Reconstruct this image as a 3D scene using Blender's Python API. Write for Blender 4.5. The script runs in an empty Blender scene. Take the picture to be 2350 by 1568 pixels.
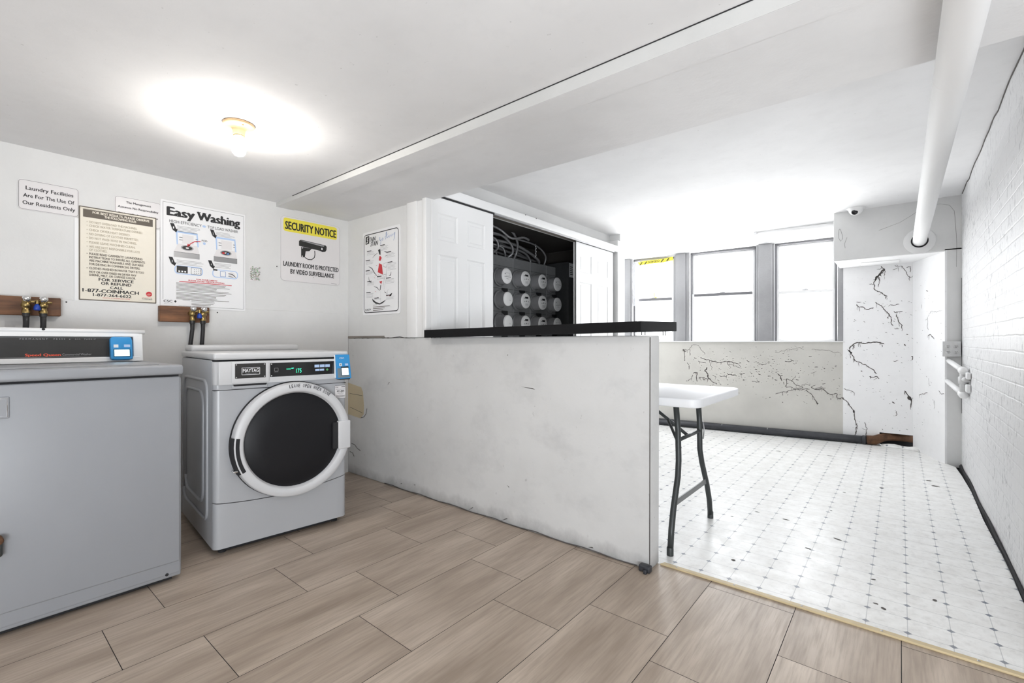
import bpy, bmesh, math, random
from mathutils import Vector, Matrix
random.seed(7)
C = bpy.context.scene.collection
S = bpy.context.scene

# ------------------------------------------------------------------ camera
cam_data = bpy.data.cameras.new('camera'); cam = bpy.data.objects.new('camera', cam_data); C.objects.link(cam)
cam.location = (0, 0, 1.06); cam.rotation_euler = (math.radians(90), 0, math.atan(890 / 1071.))
cam_data.lens = 36 * 1071. / 2350; cam_data.sensor_width = 36; cam_data.clip_start = 0.02
S.camera = cam
# ------------------------------------------------------------------ world, daylight, exposure
w = bpy.data.worlds.new('sky'); S.world = w; w.use_nodes = True
w.node_tree.nodes['Background'].inputs[0].default_value = (0.93, 0.96, 1.0, 1)
w.node_tree.nodes['Background'].inputs[1].default_value = 1.6
S.view_settings.view_transform = 'Standard'; S.view_settings.look = 'None'
S.view_settings.exposure = 1.17; S.view_settings.gamma = 1.0; S.view_settings.use_curve_mapping = False
S.cycles.use_denoising = True
S.cycles.max_bounces = 12; S.cycles.diffuse_bounces = 10; S.cycles.sample_clamp_indirect = 8
WA = (-3.16, 5.706); WTH = 0.137945           # window wall: left end and heading
def ww(s, d, z): return Vector((WA[0] + s * math.cos(WTH) - d * math.sin(WTH), WA[1] + s * math.sin(WTH) + d * math.cos(WTH), z))
def area(name, loc, aim, sx, sy, power, col=(1, 1, 1)):
    l = bpy.data.lights.new(name, 'AREA'); l.shape = 'RECTANGLE'; l.size = sx; l.size_y = sy; l.energy = power; l.color = col
    o = bpy.data.objects.new(name, l); C.objects.link(o); o.location = loc
    o.rotation_euler = (Vector(aim) - Vector(loc)).to_track_quat('-Z', 'Y').to_euler(); return o
area('daylight_outside_windows', ww(1.55, .75, 1.75), ww(1.55, 0, 1.62), 3.0, 1.7, 60, (.95, .975, 1.0))

area('daylight_off_the_ground', ww(1.55, .85, .85), ww(1.5, -2.0, 2.31), 3.0, 1.0, 66, (1., .99, .97))
area('fill_light_behind_camera', (1.3, -1.2, .30), (.2, -.1, 2.06), 1.8, 1.8, 84, (.91, .955, 1.))  # unseen fill light added to brighten the ceiling, aimed up from below
# ------------------------------------------------------------------ materials
def mat(name, col, rough=.6, metal=0., spec=.5, emit=None, es=0., coat=0.):
    m = bpy.data.materials.new(name); m.use_nodes = True
    b = m.node_tree.nodes['Principled BSDF']
    b.inputs['Base Color'].default_value = (*col, 1); b.inputs['Roughness'].default_value = rough
    b.inputs['Metallic'].default_value = metal; b.inputs['Specular IOR Level'].default_value = spec
    b.inputs['Coat Weight'].default_value = coat
    if emit: b.inputs['Emission Color'].default_value = (*emit, 1); b.inputs['Emission Strength'].default_value = es
    return m
class N:                                        # tiny node helper
    def __init__(s, m): s.m = m; s.t = m.node_tree; s.b = s.t.nodes['Principled BSDF']
    def n(s, typ, **kw):
        x = s.t.nodes.new(typ)
        for k, v in kw.items():
            if k in x.inputs.keys() if hasattr(x.inputs, 'keys') else False: x.inputs[k].default_value = v
            else: setattr(x, k, v)
        return x
    def l(s, a, b): s.t.links.new(a, b)
    def coord(s, sc=(1, 1, 1), kind='Object'):
        tc = s.n('ShaderNodeTexCoord'); mp = s.n('ShaderNodeMapping'); mp.inputs['Scale'].default_value = sc
        s.l(tc.outputs[kind], mp.inputs[0]); return mp.outputs[0]
    def noise(s, vec, scale, detail=4, rough=.55):
        x = s.n('ShaderNodeTexNoise'); x.inputs['Scale'].default_value = scale; x.inputs['Detail'].default_value = detail
        x.inputs['Roughness'].default_value = rough; s.l(vec, x.inputs['Vector']); return x.outputs['Fac']
    def ramp(s, fac, a, b, ca=(0, 0, 0), cb=(1, 1, 1)):
        r = s.n('ShaderNodeValToRGB'); e = r.color_ramp.elements
        e[0].position = a; e[1].position = b; e[0].color = (*ca, 1); e[1].color = (*cb, 1); s.l(fac, r.inputs[0]); return r.outputs[0]
    def math(s, op, a, b=None, clamp=False):
        x = s.n('ShaderNodeMath'); x.operation = op; x.use_clamp = clamp
        for i, v in enumerate((a, b)):
            if v is None: continue
            if isinstance(v, (int, float)): x.inputs[i].default_value = v
            else: s.l(v, x.inputs[i])
        return x.outputs[0]
    def mix(s, fac, a, b, blend='MIX'):
        x = s.n('ShaderNodeMix'); x.data_type = 'RGBA'; x.blend_type = blend
        for i, v in ((0, fac), (6, a), (7, b)):
            if isinstance(v, (int, float)): x.inputs[i].default_value = v
            elif isinstance(v, tuple): x.inputs[i].default_value = (*v, 1)
            else: s.l(v, x.inputs[i])
        return x.outputs[2]
    def bump(s, h, strength, dist=.01):
        x = s.n('ShaderNodeBump'); x.inputs['Strength'].default_value = strength; x.inputs['Distance'].default_value = dist
        s.l(h, x.inputs['Height']); s.l(x.outputs[0], s.b.inputs['Normal'])
    def xyz(s, vec):
        x = s.n('ShaderNodeSeparateXYZ'); s.l(vec, x.inputs[0]); return x.outputs

def plaster(name, col, rough=.55, dirt=.06, bump=.25, specks=0., spec=.3):
    m = mat(name, col, rough, spec=spec); n = N(m); v = n.coord()
    a = n.noise(v, 1.7, 5); b = n.noise(v, 9, 6, .65)
    d = tuple(c * (1 - dirt * 2.2) for c in col)
    c = n.mix(n.ramp(a, .38, .72), col, d)
    c = n.mix(n.math('MULTIPLY', n.ramp(b, .5, .8), .35), c, tuple(x * .86 for x in col))
    if specks:
        sp = n.noise(v, 55, 2, .5); c = n.mix(n.math('MULTIPLY', n.ramp(sp, .74, .78), specks), c, (.12, .12, .12))
    n.l(c, n.b.inputs['Base Color'])
    n.bump(n.math('ADD', n.noise(v, 5, 5), n.math('MULTIPLY', n.noise(v, 60, 3), .12)), bump, .012)
    return m
M = {}
M['wall'] = plaster('white_wall_paint', (.71, .71, .705), dirt=.04)
M['ceiling'] = plaster('white_ceiling_paint', (.80, .80, .805), rough=.85, dirt=.035, specks=.25, bump=.18, spec=.35)
M['ceiling_far'] = plaster('far_ceiling_white', (.85, .85, .855), rough=.85, dirt=.03, specks=.25, bump=.18, spec=.3)
M['beam_face_shaded'] = plaster('beam_face_painted_shade', (.60, .60, .59), rough=.6, dirt=.05, bump=.35)  # beam paint darkened to put the face's shade into its colour
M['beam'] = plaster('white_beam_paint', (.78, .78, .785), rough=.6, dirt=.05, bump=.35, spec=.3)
M['pipe'] = mat('white_pipe_paint', (.78, .78, .78), .65, spec=.3)
M['frame_grey'] = mat('grey_window_frame', (.17, .17, .18), .5)
M['bezel'] = mat('light_grey_bezel', (.60, .605, .62), .38)
M['darkblue'] = mat('dark_blue_plastic', (.01, .05, .33), .4)
M['trim'] = mat('white_gloss_trim', (.80, .80, .80), .38)
M['post'] = plaster('grey_white_window_post', (.40, .40, .41), dirt=.12, bump=.5)
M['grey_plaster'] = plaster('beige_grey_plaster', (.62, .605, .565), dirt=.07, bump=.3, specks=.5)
M['alcove'] = plaster('white_alcove_paint', (.88, .88, .885), dirt=.015, bump=.25, specks=.45)
M['crack'] = mat('dark_peeled_crack', (.10, .09, .085), .9)
M['dark'] = mat('dark_gap', (.02, .02, .022), .9)
M['closet'] = plaster('dark_closet_board', (.055, .05, .045), rough=.9, dirt=.2, bump=.3)
M['bare'] = plaster('exposed_grey_wood', (.30, .27, .24), rough=.8, dirt=.2)
M['yellowpatch'] = plaster('yellowed_old_paint', (.62, .53, .36), dirt=.1)

# half wall: off-white paint with scuffs and a ragged band of grime along the foot
m = M['halfwall'] = plaster('scuffed_white_paint', (.655, .655, .65), dirt=.05, bump=.22); n = N(m)
v = n.coord(); base = n.b.inputs['Base Color'].links[0].from_socket
sm = n.noise(n.coord((2.2, 2.2, 3.0)), 1.6, 8, .68); c = n.mix(n.math('MULTIPLY', n.ramp(sm, .52, .74), .26), base, (.33, .33, .34))
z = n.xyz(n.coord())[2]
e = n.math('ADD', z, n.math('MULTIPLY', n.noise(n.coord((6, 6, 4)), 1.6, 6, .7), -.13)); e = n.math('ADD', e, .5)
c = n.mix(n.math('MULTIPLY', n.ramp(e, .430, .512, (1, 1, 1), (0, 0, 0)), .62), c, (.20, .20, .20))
sp = n.noise(n.coord((1, 1, .55)), 38, 3, .6); c = n.mix(n.math('MULTIPLY', n.ramp(sp, .70, .75), .35), c, (.2, .19, .19))
n.l(c, n.b.inputs['Base Color'])

# brick wall
m = M['brick'] = mat('white_painted_brick', (.82, .82, .825), .45, spec=.4); n = N(m)
vec = n.coord(); X = n.xyz(vec); cb = n.n('ShaderNodeCombineXYZ'); n.l(X[1], cb.inputs[0]); n.l(X[2], cb.inputs[1])
wob = n.n('ShaderNodeMix'); wob.data_type = 'VECTOR'; wob.inputs[0].default_value = .012
nz = n.n('ShaderNodeTexNoise'); nz.inputs['Scale'].default_value = 7; n.l(vec, nz.inputs['Vector']); n.l(cb.outputs[0], wob.inputs[4]); n.l(nz.outputs['Color'], wob.inputs[5])
br = n.n('ShaderNodeTexBrick'); br.inputs['Scale'].default_value = 1; br.inputs['Brick Width'].default_value = .205; br.inputs['Row Height'].default_value = .072
br.inputs['Mortar Size'].default_value = .006; br.inputs['Mortar Smooth'].default_value = .8; n.l(wob.outputs[1], br.inputs['Vector'])
ns = n.noise(n.coord((1, 6, 2.2)), 9, 5, .62); ns2 = n.noise(n.coord(), 2.2, 4)
sp = n.math('MULTIPLY', n.ramp(ns, .575, .64), n.ramp(ns2, .36, .56)); c = n.mix(n.math('MULTIPLY', sp, .85), (.67, .67, .675), (.17, .17, .18))
n.l(c, n.b.inputs['Base Color'])
h = n.math('ADD', n.math('MULTIPLY', br.outputs['Fac'], -.75), n.math('MULTIPLY', n.noise(n.coord(), 24, 5, .6), .9)); n.bump(h, .28, .010)

# wood look floor tiles
m = M['plank'] = mat('wood_look_floor_tile', (.4, .3, .24), .38, spec=.4); n = N(m)
at = n.n('ShaderNodeAttribute'); at.attribute_name = 'plank'
def shifted(sc):
    a = n.n('ShaderNodeVectorMath'); a.operation = 'ADD'; cx = n.n('ShaderNodeCombineXYZ'); n.l(n.math('MULTIPLY', at.outputs['Fac'], 37.), cx.inputs[0]); n.l(n.math('MULTIPLY', at.outputs['Fac'], 11.), cx.inputs[1])
    n.l(n.coord(sc), a.inputs[0]); n.l(cx.outputs[0], a.inputs[1]); return a.outputs[0]
g1 = n.noise(shifted((5.5, .9, 1)), 1.4, 4, .55); g2 = n.noise(shifted((60, 3.2, 1)), 1.6, 5, .6)
c = n.mix(n.ramp(g1, .34, .68), (.32, .252, .196), (.55, .46, .375))
c = n.mix(n.math('MULTIPLY', n.ramp(g2, .42, .72), .52), c, (.25, .20, .16))
c = n.mix(n.math('MULTIPLY', at.outputs['Fac'], .10), c, (.45, .38, .33))
n.l(c, n.b.inputs['Base Color']); n.l(n.ramp(g2, .3, .8, (.34, .34, .34), (.5, .5, .5)), n.b.inputs['Roughness'])
n.bump(g2, .06, .003)

# vinyl sheet with small diamonds on a grid of fine lines
m = M['vinyl'] = mat('diamond_pattern_vinyl', (.8, .8, .78), .3, spec=.3); n = N(m)
v = n.coord(); X = n.xyz(v)
fx = n.math('SUBTRACT', n.math('FRACT', n.math('ADD', n.math('DIVIDE', n.math('SUBTRACT', X[0], .022), .1215), 100.5)), .5)
fy = n.math('SUBTRACT', n.math('FRACT', n.math('ADD', n.math('DIVIDE', n.math('SUBTRACT', X[1], 2.22), .1145), 100.5)), .5)
ax = n.math('ABSOLUTE', fx); ay = n.math('ABSOLUTE', fy)
dia = n.math('LESS_THAN', n.math('ADD', ax, ay), .105)
line = n.math('LESS_THAN', n.math('MINIMUM', ax, ay), .010)
dirt = n.noise(n.coord((3, 3, 1)), 3.2, 8, .7); dr2 = n.noise(v, 30, 5, .7)
c = n.mix(n.math('MULTIPLY', n.ramp(dirt, .42, .68), .5), (.88, .88, .865), (.68, .67, .64))
c = n.mix(n.math('MULTIPLY', n.ramp(dr2, .50, .75), .42), c, (.50, .49, .47))
c = n.mix(n.math('MULTIPLY', line, .6), c, (.36, .37, .38))
wear = n.ramp(n.noise(n.coord(), 1.1, 3), .35, .6, (.55, .55, .55), (1, 1, 1))
c = n.mix(n.math('MULTIPLY', dia, wear), c, (.15, .17, .21))
mk = n.noise(n.coord((1.3, 2.6, 1)), 7, 3, .5); c = n.mix(n.ramp(mk, .755, .765), c, (.11, .105, .10))
n.l(c, n.b.inputs['Base Color']); n.l(n.ramp(dirt, .3, .8, (.28, .28, .28), (.5, .5, .5)), n.b.inputs['Roughness'])
n.bump(n.noise(v, 2.2, 3), .12, .02)

def speckle(name, col, rough, k, metal=0., scale=25, coat=0.):
    m = mat(name, col, rough, metal, coat=coat); n = N(m); f = n.noise(n.coord(), scale, 5, .65)
    n.l(n.mix(n.ramp(f, .3, .75), col, tuple(c * k for c in col)), n.b.inputs['Base Color']); return m
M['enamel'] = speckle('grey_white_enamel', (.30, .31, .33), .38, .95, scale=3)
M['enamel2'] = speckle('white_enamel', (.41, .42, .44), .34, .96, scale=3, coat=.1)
M['enamel_lit'] = speckle('white_enamel_lit', (.60, .605, .615), .32, .96, scale=3, coat=.1)  # lighter copy of the washer enamel, with the bulb's light painted in
M['white_plastic'] = mat('white_plastic', (.80, .80, .80), .4)
M['panel_black'] = speckle('black_panel', (.018, .0175, .017), .4, 1.6, scale=6)
M['glossblack'] = mat('black_glass', (.006, .006, .007), .12)
M['doorglass'] = mat('dark_door_glass', (.009, .009, .011), .45, spec=.25)
M['black'] = mat('black_print', (.015, .015, .017), .6)
M['grey_ink'] = mat('grey_print', (.33, .33, .34), .6)
M['fade_ink'] = mat('faded_brown_print', (.42, .37, .28), .6)
M['mid_ink'] = mat('brown_black_print', (.12, .10, .08), .6)
M['red'] = mat('red_print', (.55, .03, .04), .6)
M['redorange'] = mat('orange_red_print', (.75, .10, .05), .5)
M['blue_ink'] = mat('blue_print', (.10, .22, .50), .6)
M['lightblue'] = mat('light_blue_print', (.42, .56, .80), .6)
M['yellow'] = mat('yellow_print', (.80, .70, .07), .6)
M['paper'] = mat('white_sign_sheet', (.80, .80, .81), .35)
M['cream'] = mat('cream_sign_sheet', (.76, .71, .61), .4)
M['sign_grey'] = mat('off_white_sign', (.72, .70, .705), .35)
M['blue'] = mat('bright_blue_plastic', (.03, .27, .60), .3)
M['slate'] = mat('slate_plastic', (.16, .21, .24), .35)
M['screen'] = mat('lit_screen', (.5, .75, .9), .2, emit=(.62, .86, 1.), es=.75)
M['glow'] = mat('green_display_digits', (0, .2, .1), .4, emit=(.05, .85, .45), es=.8)
M['green'] = mat('green_button', (.10, .35, .12), .4)
M['chrome'] = mat('chrome', (.75, .75, .75), .15, 1.)
M['steel'] = mat('brushed_steel', (.45, .45, .46), .35, 1.)
M['rubber'] = mat('black_rubber_hose', (.018, .017, .018), .5)
M['brass'] = speckle('aged_brass', (.40, .29, .12), .35, .6, 1., 60)
M['copper'] = mat('copper_ring', (.62, .35, .27), .35, .8)
M['counter'] = mat('black_laminate', (.006, .006, .007), .6, spec=.2)
M['meter_grey'] = speckle('grey_meter_can', (.30, .30, .31), .35, .9)
M['metal_panel'] = speckle('grey_enamelled_steel', (.24, .245, .25), .3, .85)
M['cabinet'] = speckle('dark_grey_steel', (.06, .062, .065), .4, .8)
M['face'] = mat('meter_face_plate', (.85, .85, .85), .3)
M['facebright'] = mat('blank_meter_cover', (.93, .93, .93), .2)
M['conduit'] = mat('flexible_metal_conduit', (.42, .42, .43), .4, .6)
M['darkmetal'] = mat('dark_painted_steel', (.045, .05, .05), .4, .3)
M['greymetal'] = mat('grey_painted_steel', (.16, .165, .165), .4, .3)
M['table'] = speckle('white_moulded_plastic', (.80, .81, .83), .45, .97)
M['iron'] = speckle('black_cast_iron', (.022, .023, .028), .38, 1.7, scale=14)
M['rust'] = speckle('rusty_iron', (.16, .075, .035), .8, .35, scale=18)
M['pale_wood'] = speckle('bare_pine', (.62, .50, .30), .5, .8, scale=12)
M['porcelain'] = mat('cream_porcelain', (.34, .23, .13), .35, spec=.2)
M['outlet'] = speckle('painted_outlet_box', (.62, .62, .62), .5, .85, scale=30)
# rough sawn brown board
m = M['board'] = mat('stained_brown_board', (.2, .09, .04), .6); n = N(m)
g = n.noise(n.coord((8, 1, 7)), 4, 5, .6); c = n.mix(n.ramp(g, .3, .7), (.075, .032, .015), (.24, .105, .045)); n.l(c, n.b.inputs['Base Color']); n.bump(g, .3, .004)
# glass panes and plastic film
def seethrough(name, col, gl, op):
    m = bpy.data.materials.new(name); m.use_nodes = True; t = m.node_tree; t.nodes.clear()
    o = t.nodes.new('ShaderNodeOutputMaterial'); tr = t.nodes.new('ShaderNodeBsdfTransparent'); g = t.nodes.new('ShaderNodeBsdfGlossy'); d = t.nodes.new('ShaderNodeBsdfDiffuse')
    g.inputs['Roughness'].default_value = .05; d.inputs[0].default_value = (*col, 1)
    a = t.nodes.new('ShaderNodeMixShader'); b = t.nodes.new('ShaderNodeMixShader'); a.inputs[0].default_value = gl; b.inputs[0].default_value = op
    t.links.new(tr.outputs[0], a.inputs[1]); t.links.new(g.outputs[0], a.inputs[2]); t.links.new(a.outputs[0], b.inputs[1]); t.links.new(d.outputs[0], b.inputs[2]); t.links.new(b.outputs[0], o.inputs[0]); return m
M['pane'] = seethrough('window_glass', (.9, .9, .9), .05, .0)
M['film'] = seethrough('crumpled_plastic_film', (.85, .86, .9), .15, .55)
M['bulb'] = mat('glowing_bulb_glass', (1, 1, 1), .3, emit=(1.0, .955, .89), es=118.)

# ------------------------------------------------------------------ mesh builder
_font_cap = None
class G:
    def __init__(s, *mats, smooth=False): s.bm = bmesh.new(); s.bm.faces.layers.int.new('done'); s.mats = [M[k] for k in mats]; s.keys = list(mats); s.smooth = smooth; s.T = Matrix.Identity(4)
    def mi(s, k):
        if isinstance(k, int): return k
        if k not in s.keys: s.keys.append(k); s.mats.append(M[k])
        return s.keys.index(k)
    def _new(s, k, sm):
        i = s.mi(k)
        vs = set()
        ly = s.bm.faces.layers.int.get('done') or s.bm.faces.layers.int.new('done')
        for f in s.bm.faces:
            if not f[ly]: f[ly] = 1; f.material_index = i; f.smooth = sm; vs.update(f.verts)
        if s.T != Matrix.Identity(4):
            for v in vs: v.co = s.T @ v.co
    def box(s, a, b, k=0, bev=0., seg=2, sm=False):
        a = Vector(a); b = Vector(b); c = (a + b) / 2; d = b - a
        r = bmesh.ops.create_cube(s.bm, size=1, matrix=Matrix.Translation(c) @ Matrix.Diagonal((abs(d.x), abs(d.y), abs(d.z), 1)))
        if bev:
            es = set(); [es.update(v.link_edges) for v in r['verts']]
            bmesh.ops.bevel(s.bm, geom=list(es), offset=bev, segments=seg, affect='EDGES', profile=.5, clamp_overlap=True)
        s._new(k, sm or (bev > 0 and seg > 1)); return s
    def poly(s, pts, k=0, flip=False):
        vs = [s.bm.verts.new(p) for p in pts]
        if flip: vs.reverse()
        s.bm.faces.new(vs); s._new(k, False); return s
    def prism(s, pts, d, k=0, bev=0., sm=False):     # closed 3D outline pushed along vector d
        d = Vector(d); a = [s.bm.verts.new(p) for p in pts]; b = [s.bm.verts.new(Vector(p) + d) for p in pts]
        fs = [s.bm.faces.new(a), s.bm.faces.new(b[::-1])]; n_ = len(a)
        for i in range(n_): fs.append(s.bm.faces.new((a[i], b[i], b[(i + 1) % n_], a[(i + 1) % n_])))
        bmesh.ops.recalc_face_normals(s.bm, faces=fs)
        if bev:
            es = set(); [es.update(f.edges) for f in fs]
            bmesh.ops.bevel(s.bm, geom=list(es), offset=bev, segments=2, affect='EDGES', profile=.5, clamp_overlap=True)
        s._new(k, sm); return s
    def tube(s, path, r, k=0, seg=12, cap=True, smooth=True, radii=None):
        P = [Vector(p) for p in path]; rings = []; up = None
        for i, p in enumerate(P):
            t = (P[min(i + 1, len(P) - 1)] - P[max(i - 1, 0)]).normalized()
            if up is None: up = Vector((0, 0, 1)) if abs(t.z) < .9 else Vector((1, 0, 0))
            x = t.cross(up).normalized(); y = x.cross(t).normalized(); up = y
            rr = radii[i] if radii else r
            rings.append([s.bm.verts.new(p + x * math.cos(2 * math.pi * j / seg) * rr + y * math.sin(2 * math.pi * j / seg) * rr) for j in range(seg)])
        fs = []
        for a, b in zip(rings, rings[1:]):
            for j in range(seg): fs.append(s.bm.faces.new((a[j], a[(j + 1) % seg], b[(j + 1) % seg], b[j])))
        if cap: fs += [s.bm.faces.new(rings[0][::-1]), s.bm.faces.new(rings[-1])]
        bmesh.ops.recalc_face_normals(s.bm, faces=fs)
        s._new(k, smooth); return s
    def lathe(s, prof, o, ax, k=0, seg=24, smooth=True, a0=0., a1=None):   # prof: (radius, height) along axis ax from o
        o = Vector(o); ax = Vector(ax).normalized(); x = ax.orthogonal().normalized()
        if abs(ax.x) > .99: x = Vector((0, 1, 0))
        y = ax.cross(x); full = a1 is None; a1 = a0 + 2 * math.pi if full else a1; cnt = seg if full else seg + 1; rings = []
        for r, h in prof:
            if r < 1e-6: rings.append([s.bm.verts.new(o + ax * h)])
            else: rings.append([s.bm.verts.new(o + ax * h + (x * math.cos(a0 + (a1 - a0) * j / seg) + y * math.sin(a0 + (a1 - a0) * j / seg)) * r) for j in range(cnt)])
        fs = []
        for a, b in zip(rings, rings[1:]):
            for j in range(seg):
                q = (j + 1) % cnt
                if len(a) == 1 and len(b) == 1: continue
                if len(a) == 1: fs.append(s.bm.faces.new((a[0], b[j], b[q])))
                elif len(b) == 1: fs.append(s.bm.faces.new((a[j], a[q], b[0])))
                else: fs.append(s.bm.faces.new((a[j], a[q], b[q], b[j])))
        bmesh.ops.recalc_face_normals(s.bm, faces=fs)
        s._new(k, smooth); return s
    def ball(s, c, r, k=0, seg=16, sc=(1, 1, 1)):
        bmesh.ops.create_uvsphere(s.bm, u_segments=seg, v_segments=seg // 2 + 2, radius=r, matrix=Matrix.Translation(c) @ Matrix.Diagonal((*sc, 1))); s._new(k, True); return s
    # ---- flat drawing in the local xy plane (x right, y up, z towards the viewer)
    def rect(s, x0, y0, x1, y1, z, k=0): return s.poly([(x0, y0, z), (x1, y0, z), (x1, y1, z), (x0, y1, z)], k)
    def rrect_pts(s, x0, y0, x1, y1, r, z, seg=5):
        out = []
        for cx, cy, a in ((x1 - r, y0 + r, -90), (x1 - r, y1 - r, 0), (x0 + r, y1 - r, 90), (x0 + r, y0 + r, 180)):
            for i in range(seg + 1):
                t = math.radians(a + 90 * i / seg); out.append((cx + r * math.cos(t), cy + r * math.sin(t), z))
        return out
    def rrect(s, x0, y0, x1, y1, r, z, k=0): return s.poly(s.rrect_pts(x0, y0, x1, y1, r, z), k)
    def ring(s, x0, y0, x1, y1, r, wd, z, k=0):
        a = s.rrect_pts(x0, y0, x1, y1, r, z); b = s.rrect_pts(x0 + wd, y0 + wd, x1 - wd, y1 - wd, max(r - wd, .0005), z); n_ = len(a)
        A = [s.bm.verts.new(p) for p in a]; B = [s.bm.verts.new(p) for p in b]
        for i in range(n_): s.bm.faces.new((A[i], A[(i + 1) % n_], B[(i + 1) % n_], B[i]))
        s._new(k, False); return s
    def disc(s, cx, cy, r, z, k=0, ry=None, seg=20): return s.poly([(cx + r * math.cos(2 * math.pi * i / seg), cy + (ry or r) * math.sin(2 * math.pi * i / seg), z) for i in range(seg)], k)
    def line(s, pts, wd, z, k=0, taper=False):
        pts = [Vector((p[0], p[1])) for p in pts]; L = []; R = []
        for i, p in enumerate(pts):
            t = (pts[min(i + 1, len(pts) - 1)] - pts[max(i - 1, 0)]); t = t.normalized() if t.length > 1e-9 else Vector((1, 0)); nn = Vector((-t.y, t.x))
            w_ = wd / 2 * ((.35 if i in (0, len(pts) - 1) else .7 + .5 * ((i * 7919) % 5) / 5) if taper else 1)
            a = p + nn * w_; b = p - nn * w_; L.append(s.bm.verts.new((a.x, a.y, z))); R.append(s.bm.verts.new((b.x, b.y, z)))
        for i in range(len(pts) - 1): s.bm.faces.new((R[i], R[i + 1], L[i + 1], L[i]))
        s._new(k, False); return s
    def text(s, st, x0, x1, yb, cap, z, k=0, bold=0., shear=0., rot=0., res=2):
        global _font_cap
        def mk(t):
            cu = bpy.data.curves.new('t', 'FONT'); cu.body = t; cu.resolution_u = res; cu.shear = shear; cu.fill_mode = 'FRONT'
            ob = bpy.data.objects.new('t', cu); me = bpy.data.meshes.new_from_object(ob); bpy.data.objects.remove(ob); bpy.data.curves.remove(cu); return me
        if _font_cap is None:
            h = mk('H'); _font_cap = max(v.co.y for v in h.vertices); bpy.data.meshes.remove(h)
        me = mk(st); xs = [v.co.x for v in me.vertices]
        if not xs: return s
        a, b = min(xs), max(xs); kx = (x1 - x0) / (b - a); ky = cap / _font_cap
        sh = ((-bold * .8, 0), (bold * .8, 0), (0, bold * .5)) if bold else ((0, 0),)     # heavier lettering: the glyphs doubled with a tiny shift
        vs_ = []
        for ic, (dx, dy) in enumerate(sh):
            n0 = len(s.bm.verts); s.bm.from_mesh(me); s.bm.verts.ensure_lookup_table(); vs_ += [(v, dx, dy, ic * 8e-5) for v in s.bm.verts[n0:]]
        bpy.data.meshes.remove(me)
        for v, dx, dy, dz in vs_:
            x = (v.co.x - a + dx) * kx; y = (v.co.y + dy) * ky
            v.co = Vector((x0 + x * math.cos(rot) - y * math.sin(rot), yb + x * math.sin(rot) + y * math.cos(rot), z + dz))
        s._new(k, False); return s
    def build(s, name, parent=None, loc=(0, 0, 0), rot=(0, 0, 0), **props):
        s.bm.faces.layers.int.remove(s.bm.faces.layers.int['done']); me = bpy.data.meshes.new(name); s.bm.to_mesh(me); s.bm.free()
        for m_ in s.mats: me.materials.append(m_)
        o = bpy.data.objects.new(name, me); C.objects.link(o); o.location = loc; o.rotation_euler = rot
        if parent: o.parent = parent
        for k, v in props.items(): o[k] = v
        return o
def struct(name, g, **kw): return g.build(name, kind='structure', **kw)
def thing(name, label, cat, loc=(0, 0, 0), rot=(0, 0, 0), group=None):
    o = bpy.data.objects.new(name, None); C.objects.link(o); o.location = loc; o.rotation_euler = rot; o.empty_display_size = .1
    o['label'] = label; o['category'] = cat
    if group: o['group'] = group
    return o
def tag(o, label, cat, group=None):
    o['label'] = label; o['category'] = cat
    if group: o['group'] = group
    return o
def copy_tree(o, parent=None):
    c = o.copy(); C.objects.link(c); c.parent = parent
    for ch in list(o.children): copy_tree(ch, c)
    return c
ROT_LEFT = Matrix(((0, 0, 1), (1, 0, 0), (0, 1, 0))).to_euler()        # sheet on the left wall: x->+Y, y->+Z, z->+X
ROT_BACK = (math.pi / 2, 0, 0)                                          # sheet facing -Y
# ================================================================== STRUCTURE
XL = -3.45; YH = 2.066; XR = .405
# ---- floors
me_g = G('plank', 'dark'); bm = me_g.bm; lay = bm.faces.layers.float.new('plank')
phase = {-4: .1, -3: .5, -2: .02, -1: .545, 0: .355, 1: .583, 2: .396, 3: .201, 4: .423, 5: .26, 6: .562, 7: .282}
for i in range(-4, 15):
    x0 = -2.25 + .322 * i; x1 = x0 + .322; ph = phase.get(i, random.random() * .6); y = ph - .612 * 6
    while y < 2.17:
        ya = max(y, -2.6); yb = min(y + .612, 2.166)
        if yb > ya + .01 and x1 > -3.5:
            a = .0011
            vs = [bm.verts.new(p) for p in ((max(x0, -3.5) + a, ya + a, 0), (x1 - a, ya + a, 0), (x1 - a, yb - a, 0), (max(x0, -3.5) + a, yb - a, 0))]
            f = bm.faces.new(vs); f[lay] = random.random()
        y += .612
me_g._new('plank', False); me_g.box((-3.6, -2.6, -.1), (3.8, 2.166, -.003), 'dark')
struct('floor', me_g)
g = G('vinyl', 'dark', 'crack')
pts = [(-3.2, 2.16), (XR - .018, 2.16), (XR - .022, 2.6), (XR - .014, 3.2), (XR - .024, 3.9), (XR - .018, 4.6), (XR - .03, 5.1), (XR - .045, 5.42), (XR - .09, 5.5), (.30, 5.52), (.11, 6.10), (-3.2, 6.10)]
g.prism([(x, y, .002) for x, y in pts], (0, 0, -.03), 'vinyl')
g.box((-3.6, 2.166, -.1), (.6, 6.3, -.032), 'dark')
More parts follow.
